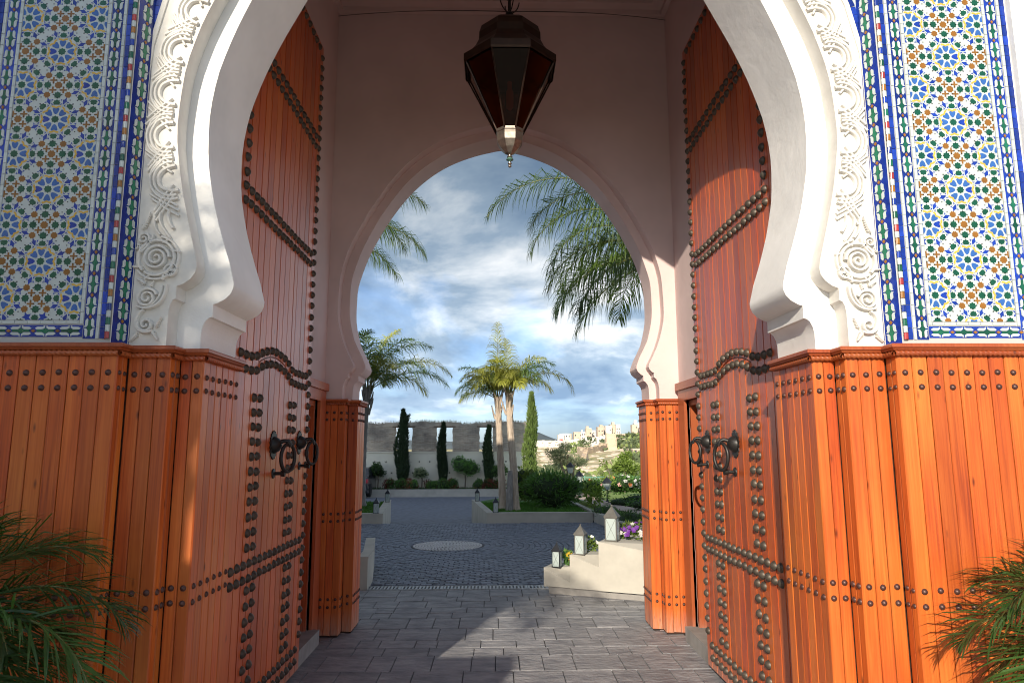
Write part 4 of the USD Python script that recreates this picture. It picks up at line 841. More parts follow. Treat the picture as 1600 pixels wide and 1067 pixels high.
# big palms beside the arch whose fronds hang into the opening
palm('big palm right of the arch hanging long fronds into the opening', (3.25, 11.4, .0), [(3.25, 11.4, -.02), (3.24, 11.4, 2), (3.20, 11.4, 4), (3.15, 11.4, 5.0)], .19, .14,
     [(-88, 4.1, 58, 118), (-76, 3.4, 64, 128), (-100, 3.2, 44, 120), (-84, 2.7, 26, 104), (-108, 2.9, 30, 108), (-70, 2.6, 12, 84), (-94, 2.6, 2, 74), (-114, 2.5, -4, 66), (-82, 2.3, -14, 58), (-60, 2.7, 34, 110), (0, 2.8, 60, 90), (60, 2.8, 50, 100), (120, 2.8, 45, 100), (180, 2.7, 55, 100), (-150, 2.6, 35, 110), (-20, 2.6, 20, 100)],
     leaf='palm', seed=6, nl=92, ll=.88, lw=.0175, ldroop=1.9, thick=.022, fwdmix=.55, lift=.25)
palm('big palm left of the arch showing only its frond tips', (-4.1, 12.6, .0), [(-4.1, 12.6, -.02), (-4.1, 12.6, 3), (-4.1, 12.6, 5.4)], .19, .14,
     [(90, 3.2, 58, 100), (86, 3.0, 38, 100), (100, 2.5, 16, 80), (72, 2.8, 52, 120), (120, 2.6, 35, 90), (0, 2.6, 50, 90), (180, 2.6, 50, 90), (-90, 2.6, 50, 90), (-45, 2.6, 45, 90), (-135, 2.6, 45, 90)],
     leaf='palm', seed=7, nl=105, ll=.80, lw=.0145, ldroop=1.7, thick=.022, fwdmix=.6, lift=.2)

# ================================================================ GARDEN WALLS AND LAWNS
def wall_box(name, label, pts, thick, z0, z1, m_, cat='wall', grp=None):
    """low wall along a plan polyline; z1 may be a list"""
    t = thing(name, label, cat, (*pts[0], 0), group=grp); P = np.array(pts, float); a, b = offset(P, thick/2), offset(P, -thick/2); z1 = np.broadcast_to(z1, (len(P),)); bb = B(); cp = B()
    for i in range(len(P)-1):
        q = [a[i], a[i+1], b[i+1], b[i]]; zz = [z1[i], z1[i+1], z1[i+1], z1[i]]
        bb.hexa([(*p, z0) for p in q], [(*p, z) for p, z in zip(q, zz)])
        o1, o2 = offset(P, thick/2+.006), offset(P, -thick/2-.006); q = [o1[i], o1[i+1], o2[i+1], o2[i]]
        cp.hexa([(*p, z-.001) for p, z in zip(q, zz)], [(*p, z+.022) for p, z in zip(q, zz)])
    obj(t, 'render', bb, m_, off=(*pts[0], 0)); obj(t, 'coping', cp, m_, off=(*pts[0], 0))
    return t
M['kerb'] = mat('planter_render', (.43, .405, .355), rough=.9, spec=.2, vary=.14, vscale=2.4, detail=9., bump=.4, bscale=18., bdist=.005)
wall_box('planter_wall', 'low cream planter wall round the lawn with the pair of palms', [(-.66, 20.2), (-.19, 16.2), (2.16, 16.2)], .16, -.5, .19, M['kerb'])
wall_box('planter_wall', 'low cream planter wall round the left lawn', [(-12, 16.15), (-2.70, 16.15), (-3.12, 20.2)], .16, -.5, .19, M['kerb'])
wall_box('planter_wall', 'low cream flower bed wall running toward the stepped planter', [(2.25, 16.12), (2.62, 13.0), (3.0, 10.6)], .14, -.1, .20, M['kerb'])
wall_box('edging', 'thin pale edging between the lawn and the garden path', [(2.22, 16.35), (2.05, 19.3), (1.7, 22.5)], .10, .0, .19, M['kerb'])
def sheet(name, poly, zf, m_, label, kind='structure', step=.8, cat=None):
    x0, y0, x1, y1 = poly.bounds; g = B(); xs = np.arange(x0, x1+step, step); ys = np.arange(y0, y1+step, step)
    tri = trimesh.creation.triangulate_polygon(poly.segmentize(step), engine='earcut'); v, f = tri
    v = np.column_stack([v, [zf(a, b) for a, b in v]]); return obj(None, name, (v, f), m_, label, cat, None, kind)
zgd = lambda x, y: float(np.interp(y, [16, 24, 30, 43], [.13, .12, -.25, -1.0]))
lawn_r = Polygon([(-.62, 20.1), (-.14, 16.27), (2.12, 16.27), (1.96, 19.3), (1.62, 22.4), (.4, 22.2)]); lawn_l = Polygon([(-11.9, 16.22), (-2.76, 16.22), (-3.16, 20.1), (-11.9, 20.1)])
sheet('lawn', lawn_r, lambda x, y: .15, M['lawn'], 'lawn under the pair of palms'); sheet('lawn', lawn_l, lambda x, y: .15, M['lawn'], 'lawn left of the road')
gard = Polygon([(2.28, 16.2), (2.68, 13.1), (3.05, 10.7), (14, 10.7), (24, 44), (2.2, 44), (1.9, 36), (1.0, 24), (1.66, 22.6), (2.0, 19.4)])
sheet('garden_ground', gard, lambda x, y: zgd(x, y)-.004, mat('garden_grass', (.19, .27, .05), rough=.9, vary=.35, vscale=2.5, detail=8., bump=.8, bscale=40., bdist=.03), 'sunlit garden lawn right of the road')
path_line = LineString([(2.6, 26), (2.72, 21.5), (3.05, 18.6), (3.9, 15.2), (5.2, 12)])
sheet('path', path_line.buffer(.33, cap_style=2), lambda x, y: zgd(x, y)+.012, mat('path_gravel', (.50, .39, .32), rough=.95, vary=.15, vscale=8., bump=.5, bscale=60., bdist=.01), 'pinkish garden path')
def grass(name, poly, z, n, label, seed, h=.06):
    rng = np.random.default_rng(seed); x0, y0, x1, y1 = poly.bounds; p = []
    while len(p) < n:
        q = rng.uniform((x0, y0), (x1, y1), (n*2, 2)); import shapely as _s; p += list(q[_s.contains_xy(poly, q[:, 0], q[:, 1])])
    p = np.array(p[:n]); pos = np.column_stack([p, np.full(n, z)]) if not callable(z) else np.column_stack([p, [z(*q) for q in p]])
    m = B(); leaf_quads(m, pos, np.column_stack([rng.normal(0, .35, (n, 2)), np.ones(n)]), h*rng.uniform(.6, 1.4, n), .012, rng); obj(None, name, m, M['grass'], label, 'grass', None, 'stuff')
grass('grass', lawn_r.intersection(sbox(-2, 16, 4, 19.5)), .145, 14000, 'short dark green grass under the pair of palms', 21); grass('grass', lawn_l.intersection(sbox(-5.2, 16, -2, 20)), .145, 9000, 'short dark green grass of the left lawn', 22)
# stepped planter by the rear arch
Lw = np.array([(.50, 8.42), (.80, 8.30), (1.12, 8.15), (1.80, 7.84)]); dirn = unit(Lw[3]-Lw[0]); nb = np.array([-dirn[1], dirn[0]])
sp_ = thing('stepped_planter', 'cream rendered planter rising in three steps beside the rear arch', 'planter', (*Lw[0], 0))
pl = B(); q = [Lw[0]+dirn*.05+nb*.03, Lw[3]+nb*.03, Lw[3]+nb*.9, Lw[0]+nb*.45+dirn*.05]; pl.hexa([(*p, -.02) for p in q], [(*p, .075) for p in q]); obj(sp_, 'plinth', pl, M['step'], off=(*Lw[0], 0))
for (a, b, z0_, z1_, zr) in ((0, 1, .295, .130, .285), (1, 2, .455, .33, .45), (2, 3, .62, .52, .60)):
    A, C = Lw[a]-nb*.014*a, Lw[b]-nb*.014*a+(dirn*.02 if b < 3 else 0); dp = .40 if a < 2 else .62; back = [C+nb*dp, A+nb*dp]; m = B()
    ft = [(*A, z0_), (*C, z1_), (*(C+nb*.22), zr), (*(A+nb*.22), z0_)]
    m.hexa([(*A, .082), (*C, .082), (*(C+nb*.22), .082), (*(A+nb*.22), .082)], ft)
    m.hexa([(*(A+nb*.22), .082), (*(C+nb*.22), .082), (*back[0], .082), (*back[1], .082)], [(*(A+nb*.22), z0_), (*(C+nb*.22), zr), (*back[0], zr), (*back[1], z0_)])
    obj(sp_, 'step', m, M['kerb'], off=(*Lw[0], 0))
wall_box('pier_wall', 'small white wall end behind the left timber pier', [(-1.68, 8.72), (-1.70, 9.2), (-1.9, 10.5)], .12, -.02, .36, M['kerb'])
def flowers(label, c, r, n, petals, seed, leafm='leaf_light', nf=30, fs=.03, cat='flowers', name='flower_clump', core=False, L=.05, W=.025, nl=500):
    rng = np.random.default_rng(seed); t = thing(name, label, cat, c); bush(t, (0, 0, r[2]*.7), r, nl, L, W, M[leafm], seed=seed, core=core)
    for pm, k in petals:
        d = sphere_dirs(k, rng); d[:, 2] = np.abs(d[:, 2]); p = d*np.array(r)*rng.uniform(.85, 1.08, (k, 1))+[0, 0, r[2]*.7]; m = B()
        for q, dd in zip(p, d):
            nn_ = unit(dd+np.array([0, -.6, .3])); u = unit(np.cross(nn_, [.3, .2, 1])); w = np.cross(nn_, u)
            for i in range(5):
                a = i*2*PI/5; e = u*math.cos(a)+w*math.sin(a); e2 = -u*math.sin(a)+w*math.cos(a); m.add([q, q+e*fs*.6+e2*fs*.4+nn_*fs*.2, q+e*fs+nn_*fs*.25, q+e*fs*.6-e2*fs*.4+nn_*fs*.2], [(0, 1, 2, 3)])
        obj(t, 'blossom', m, M[pm])
    return t
flowers('purple and white pansies spilling over the tallest planter step', (1.60, 8.42, .58), (.20, .22, .13), 0, [('f_purple', 34), ('f_white', 12)], 31, nf=40, fs=.030)
flowers('white pansies behind the middle planter step', (1.06, 8.60, .44), (.10, .12, .11), 0, [('f_white', 16)], 32, fs=.028, nl=240)
flowers('yellow pansies behind the lowest planter step', (.80, 8.66, .30), (.07, .09, .09), 0, [('f_yellow', 8)], 33, leafm='leaf', fs=.03, nl=200)
# square wall lanterns
M['frost'] = mat('frosted_glass', (.38, .44, .43), rough=.35, spec=.5, vary=.04)
M['lant_dark'] = mat('lantern_black', (.022, .024, .030), rough=.4, metal=.3); M['lant_grey'] = mat('lantern_grey', (.12, .115, .105), rough=.5, metal=.3, vary=.15, vscale=20.)
def wall_lantern(label, loc, rot, sc, mt, group=None):
    t = thing('wall_lantern', label, 'lantern', loc, rot, group, sc); h, w = .62, .17
    obj(t, 'base', B().box(-w-.012, w+.012, -w-.012, w+.012, 0, .03), M[mt]); obj(t, 'rim', B().box(-w-.012, w+.012, -w-.012, w+.012, h, h+.03), M[mt])
    for a, b in ((-1, -1), (1, -1), (1, 1), (-1, 1)): obj(t, 'frame_post', B().box(min(a*w, a*(w-.028)), max(a*w, a*(w-.028)), min(b*w, b*(w-.028)), max(b*w, b*(w-.028)), .03, h), M[mt])
    e = w-.012
    for k, (x0, x1, y0, y1) in enumerate(((-w+.028, w-.028, -e, -e+.004), (-w+.028, w-.028, e-.004, e), (-e, -e+.004, -w+.028, w-.028), (e-.004, e, -w+.028, w-.028))):
        p = obj(t, 'pane', B().box(x0, x1, y0, y1, .03, h), M['frost'])
        if k == 0:
            obj(p, 'cross_wire', B().tube([(x0, -e-.004, .03), (x1, -e-.004, h)], .0035, 4).tube([(x1, -e-.004, .03), (x0, -e-.004, h)], .0035, 4), M[mt])
    W = w+.03; obj(t, 'roof', B().lathe([(W*1.414, h+.03), (W*1.414, h+.045), (.02, h+.32), (.001, h+.325)], 4, phase=PI/4), M[mt])
    obj(t, 'finial', B().lathe([(.02, h+.31), (.035, h+.335), (.03, h+.36), (.001, h+.375)], 8), M[mt])
    return t
wall_lantern('small black lantern on the lowest step of the planter', (.66, 8.45, .295), -24, .285, 'lant_dark')
wall_lantern('medium grey lantern on the middle step of the planter', (.93, 8.34, .455), -24, .345, 'lant_grey')
wall_lantern('large grey lantern on the tallest step of the planter', (1.29, 8.24, .62), -24, .41, 'lant_grey')
wall_lantern('black lantern at the front corner of the left lawn wall', (-2.78, 16.15, .212), 0, .35, 'lant_dark')
wall_lantern('black lantern farther back on the left lawn wall', (-3.02, 19.4, .212), 0, .35, 'lant_dark')
wall_lantern('black lantern at the front corner of the lawn wall below the pair of palms', (-.06, 16.2, .212), 0, .35, 'lant_dark')
wall_lantern('black lantern at the far left end of the lawn wall with the pair of palms', (-.57, 19.6, .212), 0, .35, 'lant_dark')

# ================================================================ SHRUBS AND GARDEN TREES
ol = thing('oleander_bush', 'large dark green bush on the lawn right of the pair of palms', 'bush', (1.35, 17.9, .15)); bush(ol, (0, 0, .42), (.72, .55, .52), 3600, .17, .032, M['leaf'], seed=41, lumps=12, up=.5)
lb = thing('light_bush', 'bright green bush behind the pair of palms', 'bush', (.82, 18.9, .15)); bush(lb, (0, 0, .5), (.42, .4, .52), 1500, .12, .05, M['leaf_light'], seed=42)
sb = thing('young_shrub', 'open yellowish shrub at the corner of the flower bed', 'bush', (2.36, 17.3, .12)); bush(sb, (0, 0, .40), (.36, .3, .30), 420, .10, .06, M['leaf_light'], seed=43, core=False)
obj(sb, 'stem', B().tube([(0, 0, 0), (.02, 0, .2), (.10, 0, .42)], .012, 6).tube([(0, 0, .1), (-.08, .02, .25), (-.16, 0, .4)], .010, 6).tube([(.01, 0, .15), (.1, .03, .25), (.22, 0, .34)], .009, 6), M['bark'])
hb = thing('rosemary_hedge', 'low trailing green hedge along the flower bed wall', 'hedge', (2.75, 14.6, .1))
for k, (x, y_) in enumerate(((-.32, 1.5), (-.18, .6), (-.06, -.3), (.08, -1.3), (.25, -2.4))): bush(hb, (x, y_, .10), (.26, .62, .20), 700, .08, .016, M['leaf'], seed=50+k, up=.7)
for k, (x, y_, w) in enumerate(((3.9, 17.4, .8), (4.9, 16.6, .9), (3.7, 19.0, .6))):
    t = thing('box_hedge', ['low clipped hedge nearest the timber pier', 'low clipped hedge beyond the flower bed', 'low clipped hedge beside the path'][k], 'hedge', (x, y_, .12)); bush(t, (0, 0, .10), (w, .35, .20), 1300, .06, .03, M['leaf'], seed=60+k, lumps=10)
tr = thing('olive_tree', 'grey green olive tree leaning above the big bush', 'tree', (2.42, 24, .12))
obj(tr, 'trunk', B().tube([(.10, 0, 0), (-.02, 0, .35), (-.15, 0, .75), (-.28, .05, 1.15)], np.array([.09, .065, .05, .03]), 9).tube([(.14, .02, 0), (.16, 0, .4), (.20, .02, .9), (.28, 0, 1.2)], np.array([.06, .05, .04, .02]), 8).tube([(-.02, 0, .35), (.0, .1, .8), (.02, .1, 1.3)], np.array([.05, .035, .02]), 8), M['bark'], smooth=50)
for k, (x, y_, z, r, n) in enumerate(((-.30, 0, 1.25, .34, 900), (.05, .1, 1.05, .36, 900), (-.52, 0, 1.35, .22, 420), (.34, 0, 1.12, .30, 600), (-.1, .1, 1.50, .26, 500), (-.38, 0, .98, .24, 420), (.52, 0, 1.0, .2, 260))): bush(tr, (x, y_, z), (r, r*.9, r*.75), n, .10, .022, M['leaf_olive'], name='crown', seed=70+k, core=False, lumps=5)
yt = thing('lime_tree', 'small yellow green tree in front of the fence', 'tree', (5.5, 30, -.25)); obj(yt, 'trunk', B().tube([(0, 0, 0), (.03, 0, .5), (0, 0, 1.0)], np.array([.06, .05, .03]), 8), M['bark'])
for k, (x, z, r, n) in enumerate(((0, 1.15, .48, 700), (-.38, .95, .30, 300), (.42, .92, .34, 320), (.05, 1.5, .26, 240))): bush(yt, (x, 0, z), (r, r, r*.75), n, .13, .07, M['leaf_light'], name='crown', seed=80+k, core=False, lumps=6)
ys = thing('lemon_sapling', 'thin sapling with bright lime leaves among the roses', 'sapling', (3.95, 24.5, .1)); obj(ys, 'trunk', B().tube([(0, 0, 0), (-.02, 0, .7), (-.22, 0, 1.15)], np.array([.02, .016, .01]), 6), M['bark']); bush(ys, (-.05, 0, .45), (.22, .2, .28), 220, .10, .05, M['leaf_light'], name='crown', seed=85, core=False); bush(ys, (-.22, 0, .98), (.14, .12, .2), 90, .09, .045, M['leaf_light'], name='crown', seed=86, core=False)
for k, (x, y_, rx, rz, pet, lab) in enumerate(((4.55, 25.5, .75, .42, [('f_white', 16), ('f_orange', 3), ('f_pink', 6)], 'rose bush with mostly white blooms left of the lime tree'), (5.7, 25.2, .8, .48, [('f_white', 22), ('f_orange', 5), ('f_pink', 8)], 'rose bush with white and orange blooms below the lime tree'),
      (6.6, 24.8, .6, .6, [('f_white', 12), ('f_pink', 8)], 'rose bush with pink and white blooms next to the timber pier'), (3.45, 26.5, .55, .30, [('f_white', 5), ('f_orange', 2)], 'dark rose bush with few blooms behind the lamps'))):
    flowers(lab, (x, y_, -.05), (rx, .5, rz), 0, pet, 90+k, leafm='leaf', fs=.085, cat='bush', name='rose_bush', core=True, L=.11, W=.05, nl=1500)
# garden lamps
def garden_lamp(label, loc, h):
    t = thing('garden_lamp', label, 'lamp', loc); g = M['lant_dark']
    obj(t, 'post', B().lathe([(.05, 0), (.05, .03), (.022, .06), (.018, h-.30), (.04, h-.29), (.05, h-.27)], 10), g, smooth=40)
    for k in range(6):
        a0, a1 = k*PI/3, (k+1)*PI/3; q = [(r*math.cos(a), r*math.sin(a), z) for r, z, a in ((.07, h-.27, a0), (.07, h-.27, a1), (.115, h-.08, a1), (.115, h-.08, a0))]; obj(t, 'pane', B().add(q, [(0, 1, 2, 3)]), M['frost'])
    obj(t, 'hood', B().lathe([(.15, h-.08), (.145, h-.06), (.05, h+.05), (.02, h+.07), (.02, h+.09), (.001, h+.10)], 6), g)
    return t
garden_lamp('garden lamp nearest the arch, on the edge of the sunlit lawn', (3.15, 20.2, .12), .62); garden_lamp('middle garden lamp right of the big bush', (2.62, 22.4, .12), .72); garden_lamp('farthest garden lamp behind the olive trunk', (2.42, 23.2, .12), .98)

# ================================================================ FAR WALL
M['ruin'] = usdkit.material(stage, LK+'ruin_brick', {'g': ('geometry', {}), 's': ('separate_xyz', {}), 'c': ('combine_xyz', {}), 'nz': ('noise_texture', {'scale': 1.1, 'detail': 7., 'roughness': .65}), 'n2': ('noise_texture', {'scale': 9., 'detail': 5.}),
    'b': ('brick_texture', {'color1': (.36, .29, .235), 'color2': (.52, .45, .37), 'mortar': (.46, .43, .38), 'scale': 1., 'mortar_size': .012, 'mortar_smooth': .3, 'brick_width': .27, 'row_height': .062, 'bias': -.1}),
    'r': ('rgb_ramp', {'ramp': [(.3, (.55, .56, .58)), (.5, (1., .98, .95)), (.7, (1.35, 1.28, 1.2))]}), 'm': ('mix_color', {'blend_type': 'multiply', 'fac': 1., 'use_clamp': False}), 'bu': ('bump', {'strength': .8, 'distance': .03}), 'ad': ('math', {'math_type': 'multiply_add', 'value2': .6}), 'p': ('principled_bsdf', {'roughness': .95, 'specular_ior_level': .1})},
    [('g.position', 's.vector'), ('s.x', 'c.x'), ('s.z', 'c.y'), ('c.vector', 'b.vector'), ('g.position', 'nz.vector'), ('g.position', 'n2.vector'), ('nz.fac', 'r.fac'), ('b.color', 'm.a'), ('r.color', 'm.b'), ('m.result', 'p.base_color'), ('n2.fac', 'ad.value1'), ('b.fac', 'ad.value3'), ('ad.value', 'bu.height'), ('bu.normal', 'p.normal')], surface='p.BSDF')
fw = thing('ruined_wall', 'old brick wall with three empty window openings above the cream retaining wall', 'wall', (-6, 37.6, 1.3))
rng = np.random.default_rng(5); tx = np.linspace(-14, 1.85, 220); tz = 3.0+.04*np.sin(tx*1.3)+(meshkit.fbm(np.stack([tx*2.2, 0*tx, 0*tx], -1), 4, 9)-.5)*.16
ruin = Polygon([(-14, 1.2)]+list(zip(tx, tz))+[(2.0, 2.7), (1.93, 2.2), (2.02, 1.2)])
for x0_, x1_ in ((-5.47, -4.55), (-3.25, -2.37), (-.93, -.2), (-9.6, -8.6)): 
    jag = [(x0_+rng.uniform(-.03, .03), z) for z in np.linspace(1.2, 2.74, 12)]+[(x1_+rng.uniform(-.03, .03), z) for z in np.linspace(2.74, 1.2, 12)]; ruin = ruin.difference(Polygon(jag).buffer(0))
obj(fw, 'brickwork', B().prism(ruin, 37.62, 38.1, XZ), M['ruin'], off=(-6, 37.6, 1.3))
for x0_, x1_ in ((-5.47, -4.55), (-3.25, -2.37), (-.93, -.2)): obj(fw, 'lintel', B().box(x0_-.14, x1_+.16, 37.60, 37.9, 2.745, 2.80), mat('old_beam_%d' % int(-x0_*10), (.09, .06, .045), rough=.95, vary=.3), off=(-6, 37.6, 1.3))
wd = B(); n = 1500; px = rng.uniform(-9, 1.8, n); pz = np.interp(px, tx, tz); leaf_quads(wd, np.column_stack([px, rng.uniform(37.65, 38.05, n), pz-.02]), np.column_stack([rng.normal(0, .35, (n, 2)), np.ones(n)]), rng.uniform(.05, .20, n), .014, rng); obj(fw, 'dry_weeds', wd, mat('dry_weed', (.20, .17, .08), rough=.9, island=.4), off=(-6, 37.6, 1.3), kind='stuff')
rw = thing('retaining_wall', 'tall cream rendered retaining wall below the ruined brick wall', 'wall', (-6, 37.35, -.9))
hol = sbox(-14, -1.2, 1.98, 1.40); holes = [(x, .92) for x in (-6.45, -5.85, -5.25, -4.1, -3.55, -2.95, -2.35, -1.75, -.75, .5)]+[(x, .34) for x in (-5.55, -4.45, -3.05, -2.5, -1.2, .3)]
for hx, hz in holes: hol = hol.difference(Point(hx, hz).buffer(.045, 4))
obj(rw, 'render', B().prism(hol, 37.2, 37.58, XZ), M['cream'], off=(-6, 37.35, -.9)); obj(rw, 'weep_holes', B().box(-13.9, 1.9, 37.40, 37.44, -1, 1.35), M['z_black'], off=(-6, 37.35, -.9)); obj(rw, 'coping', B().box(-14, 2.0, 37.16, 37.60, 1.402, 1.45), M['cream'], off=(-6, 37.35, -.9))
wall_box('planter_kerb', 'pale kerb of the flower bed below the retaining wall', [(-14, 36.0), (1.95, 36.0)], .22, -1.1, -.46, M['kerb'])
obj(None, 'bed_soil', B().box(-14, 1.98, 36.1, 37.2, -1.0, -.50), mat('soil', (.07, .05, .035), rough=1., vary=.3, vscale=6.), 'soil of the flower bed below the retaining wall', None, None, 'structure')
def cypress(label, x, y_, z, h, r, seed, mt='cypress', n=3200, fork=0, lean=0.):
    t = thing('cypress', label, 'cypress', (x, y_, z)); rng = np.random.default_rng(seed)
    obj(t, 'trunk', B().tube([(0, 0, 0), (0, 0, h*.5)], np.array([.05, .03]), 8), M['bark'])
    zz = h*(.09+.91*rng.uniform(0, 1, n)**.9); prof = lambda q: np.interp(q, [.08, .13, .3, .55, .8, .93, 1.], [.25, .72, 1., .92, .58, .27, .04])
    a = rng.uniform(0, 2*PI, n); wob = .72+.55*meshkit.fbm(np.stack([np.cos(a)*1.3+seed, np.sin(a)*1.3, zz*1.9], -1), 3, seed); rr = r*prof(zz/h)*wob*rng.uniform(.55, 1, n)**.5
    cx_ = lean*(zz/h)**2+.05*np.sin(zz*2.3); pos = np.column_stack([cx_+rr*np.cos(a), rr*np.sin(a), zz]); m = B(); leaf_quads(m, pos, np.column_stack([np.cos(a)*.35, np.sin(a)*.35, np.ones(n)])+rng.normal(0, .22, (n, 3)), rng.uniform(.12, .26, n), rng.uniform(.03, .055, n), rng)
    if fork:
        k = 260; q = rng.uniform(0, 1, k); b0 = np.array([.04, 0, h*.74]); d = np.array([.26, 0, h*.20]); pos = b0+d*q[:, None]+rng.normal(0, .035, (k, 3)); leaf_quads(m, pos, d/np.linalg.norm(d)+rng.normal(0, .3, (k, 3)), rng.uniform(.1, .2, k), .04, rng)
    obj(t, 'foliage', m, M[mt])
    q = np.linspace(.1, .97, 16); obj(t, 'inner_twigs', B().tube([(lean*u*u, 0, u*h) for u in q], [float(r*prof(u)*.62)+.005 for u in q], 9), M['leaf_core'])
cypress('ragged tall cypress with a side shoot before the first ruin window', -4.93, 36.6, -.5, 4.05, .36, 101, fork=1); cypress('slim cypress before the middle ruin window', -2.83, 36.6, -.5, 3.35, .23, 102); cypress('slim cypress before the right hand ruin window', -.43, 36.6, -.5, 3.2, .23, 103)
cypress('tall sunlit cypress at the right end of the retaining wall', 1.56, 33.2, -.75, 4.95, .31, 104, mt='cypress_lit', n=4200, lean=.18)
def topiary(label, x, z, r, seed, mt, n=900):
    t = thing('topiary_tree', label, 'tree', (x, 36.65, -.5)); obj(t, 'trunk', B().tube([(0, 0, 0), (.02, 0, .5), (0, 0, z+.5-r*.6)], .022, 6).tube([(.03, 0, 0), (.06, .02, .6), (.02, 0, z+.5-r*.6)], .016, 6), M['bark']); bush(t, (0, 0, z+.5), (r*1.12, r, r*.95), n, .11, .06, M[mt], name='crown', seed=seed)
topiary('round clipped tree at the left end before the retaining wall', -6.18, .47, .42, 111, 'leaf'); topiary('small pale round tree between the first two cypresses', -3.90, .33, .33, 112, 'leaf_olive', 700); topiary('largest round clipped tree between the middle cypresses', -1.65, .62, .58, 113, 'leaf', 1500); topiary('round clipped tree half hidden behind the palm trunks', .12, .5, .45, 114, 'leaf')
for k, (x0_, x1_, lab) in enumerate(((-5.75, -4.14, 'reddish hedge below the ragged cypress'), (-3.62, -1.96, 'reddish hedge below the middle cypress'), (-1.24, .45, 'reddish hedge below the right hand cypress'))):
    t = thing('flowering_hedge', lab, 'hedge', ((x0_+x1_)/2, 36.4, -.5))
    for q in range(3):
        c = ((q-1)*(x1_-x0_)/3, 0, .25); bush(t, c, ((x1_-x0_)/5.0, .32, .33), 700, .09, .05, M['leaf'], seed=120+k*5+q); bush(t, c, ((x1_-x0_)/4.8, .33, .345), 520, .08, .05, M['leaf_red'], name='red_shoots', seed=140+k*5+q, core=False)
gc = B(); n = 1600; leaf_quads(gc, np.column_stack([RNG.uniform(-8, 1.6, n), RNG.uniform(36.15, 36.9, n), np.full(n, -.5)]), np.column_stack([RNG.normal(0, .6, (n, 2)), np.ones(n)]), RNG.uniform(.08, .2, n), .04); obj(None, 'ground_cover', gc, M['leaf'], 'low green ground cover in the bed below the retaining wall', 'ground cover', None, 'stuff')
# parked car
car = thing('parked_car', 'dark car parked behind the left palm, showing a red tail light', 'car', (-7.2, 34.6, zg(34.6)-.0))
M['car'] = mat('car_paint', (.020, .018, .024), rough=.25, coat=.8); M['carglass'] = mat('car_glass', (.01, .012, .015), rough=.05); M['tail'] = mat('tail_light', (.40, .012, .03), rough=.2, coat=.6); M['tyre'] = mat('tyre', (.015, .015, .015), rough=.9); M['rim'] = mat('wheel_rim', (.4, .4, .42), rough=.3, metal=.8)
side = Polygon([(0.05, .30), (0, .55), (.02, .86), (.10, .98), (.55, 1.02), (1.15, 1.40), (1.6, 1.46), (2.3, 1.44), (3.05, 1.03), (4.05, .90), (4.25, .72), (4.28, .35), (4.1, .22), (.2, .22)])
m = trimesh.creation.extrude_polygon(side.segmentize(.15), 1.74, engine='earcut'); v = np.array(m.vertices); xx = v[:, 2]-.87; v3 = np.column_stack([xx*(1-.22*np.clip((v[:, 1]-.9)/.55, 0, 1)), v[:, 0], v[:, 1]]); obj(car, 'body', (v3, m.faces), M['car'], smooth=35)
gl = Polygon([(.64, 1.05), (1.17, 1.36), (1.6, 1.41), (2.28, 1.39), (2.9, 1.06)])
for s in (-1, 1):
    obj(car, 'side_window', B().prism(gl, 0, .01, lambda p, s=s: np.column_stack([s*(.872-.87*.22*np.clip((p[:, 1]-.9)/.55, 0, 1)+p[:, 2]), p[:, 0], p[:, 1]])), M['carglass'])
    obj(car, 'tail_light', B().hexa([(s*.60, -.012, .72), (s*.88, .0, .72), (s*.88, .25, .74), (s*.60, .25, .74)], [(s*.58, -.006, .90), (s*.87, .02, .90), (s*.87, .25, .90), (s*.58, .25, .90)]), M['tail'])
    for y_ in (.85, 3.45):
        w = obj(car, 'wheel', B().lathe([(.17, -.1), (.30, -.1), (.325, -.07), (.325, .07), (.30, .1), (.17, .1)], 20, (s*.80, y_, .325), (1, 0, 0)), M['tyre'], smooth=40); obj(w, 'rim', B().lathe([(.19, .09), (.17, .07), (.05, .085), (.001, .09)], 14, (s*.80, y_, .325), (s, 0, 0)), M['rim'], smooth=40)
obj(car, 'rear_window', B().hexa([(-.62, .56, 1.035), (.62, .56, 1.035), (.55, 1.12, 1.395), (-.55, 1.12, 1.395)], [(-.62, .55, 1.047), (.62, .55, 1.047), (.55, 1.11, 1.407), (-.55, 1.11, 1.407)]), M['carglass']); obj(car, 'bumper', B().box(-.86, .86, -.05, .06, .32, .55), M['car']); obj(car, 'chrome_strip', B().box(-.5, .5, -.03, .0, .66, .69), M['rim'])
# fence
M['fence'] = mat('fence_green', (.13, .32, .24), rough=.5, vary=.2)
fe = thing('garden_fence', 'green metal picket fence at the end of the garden', 'fence', (2.4, 42, -1.0)); zf = -1.02
for i in range(6):
    x = 2.4+i*1.45; obj(fe, 'post', B().box(x-.03, x+.03, 41.97, 42.03, zf, zf+.98), M['fence'], off=(2.4, 42, -1.0))
    if i < 5:
        for z in (.12, .90): obj(fe, 'rail', B().box(x+.031, x+1.419, 41.985, 42.015, zf+z, zf+z+.035), M['fence'], off=(2.4, 42, -1.0))
        pk = B()
        for q in range(16): xx = x+.09+q*.082; pk.box(xx-.009, xx+.009, 41.992, 42.008, zf+.06, zf+.94)
        obj(fe, 'pickets', pk, M['fence'], off=(2.4, 42, -1.0), kind='stuff')
for x, lab in ((6.62, 'left white gate pier in the green fence'), (7.28, 'right white gate pier in the green fence'), (2.35, 'low white pier at the left end of the green fence')):
    t = thing('gate_pier', lab, 'pier', (x, 41.8, -1.05)); obj(t, 'shaft', B().box(-.10, .10, -.1, .1, 0, .98), M['kerb']); obj(t, 'cap', B().box(-.14, .14, -.14, .14, .981, 1.04), M['kerb'])

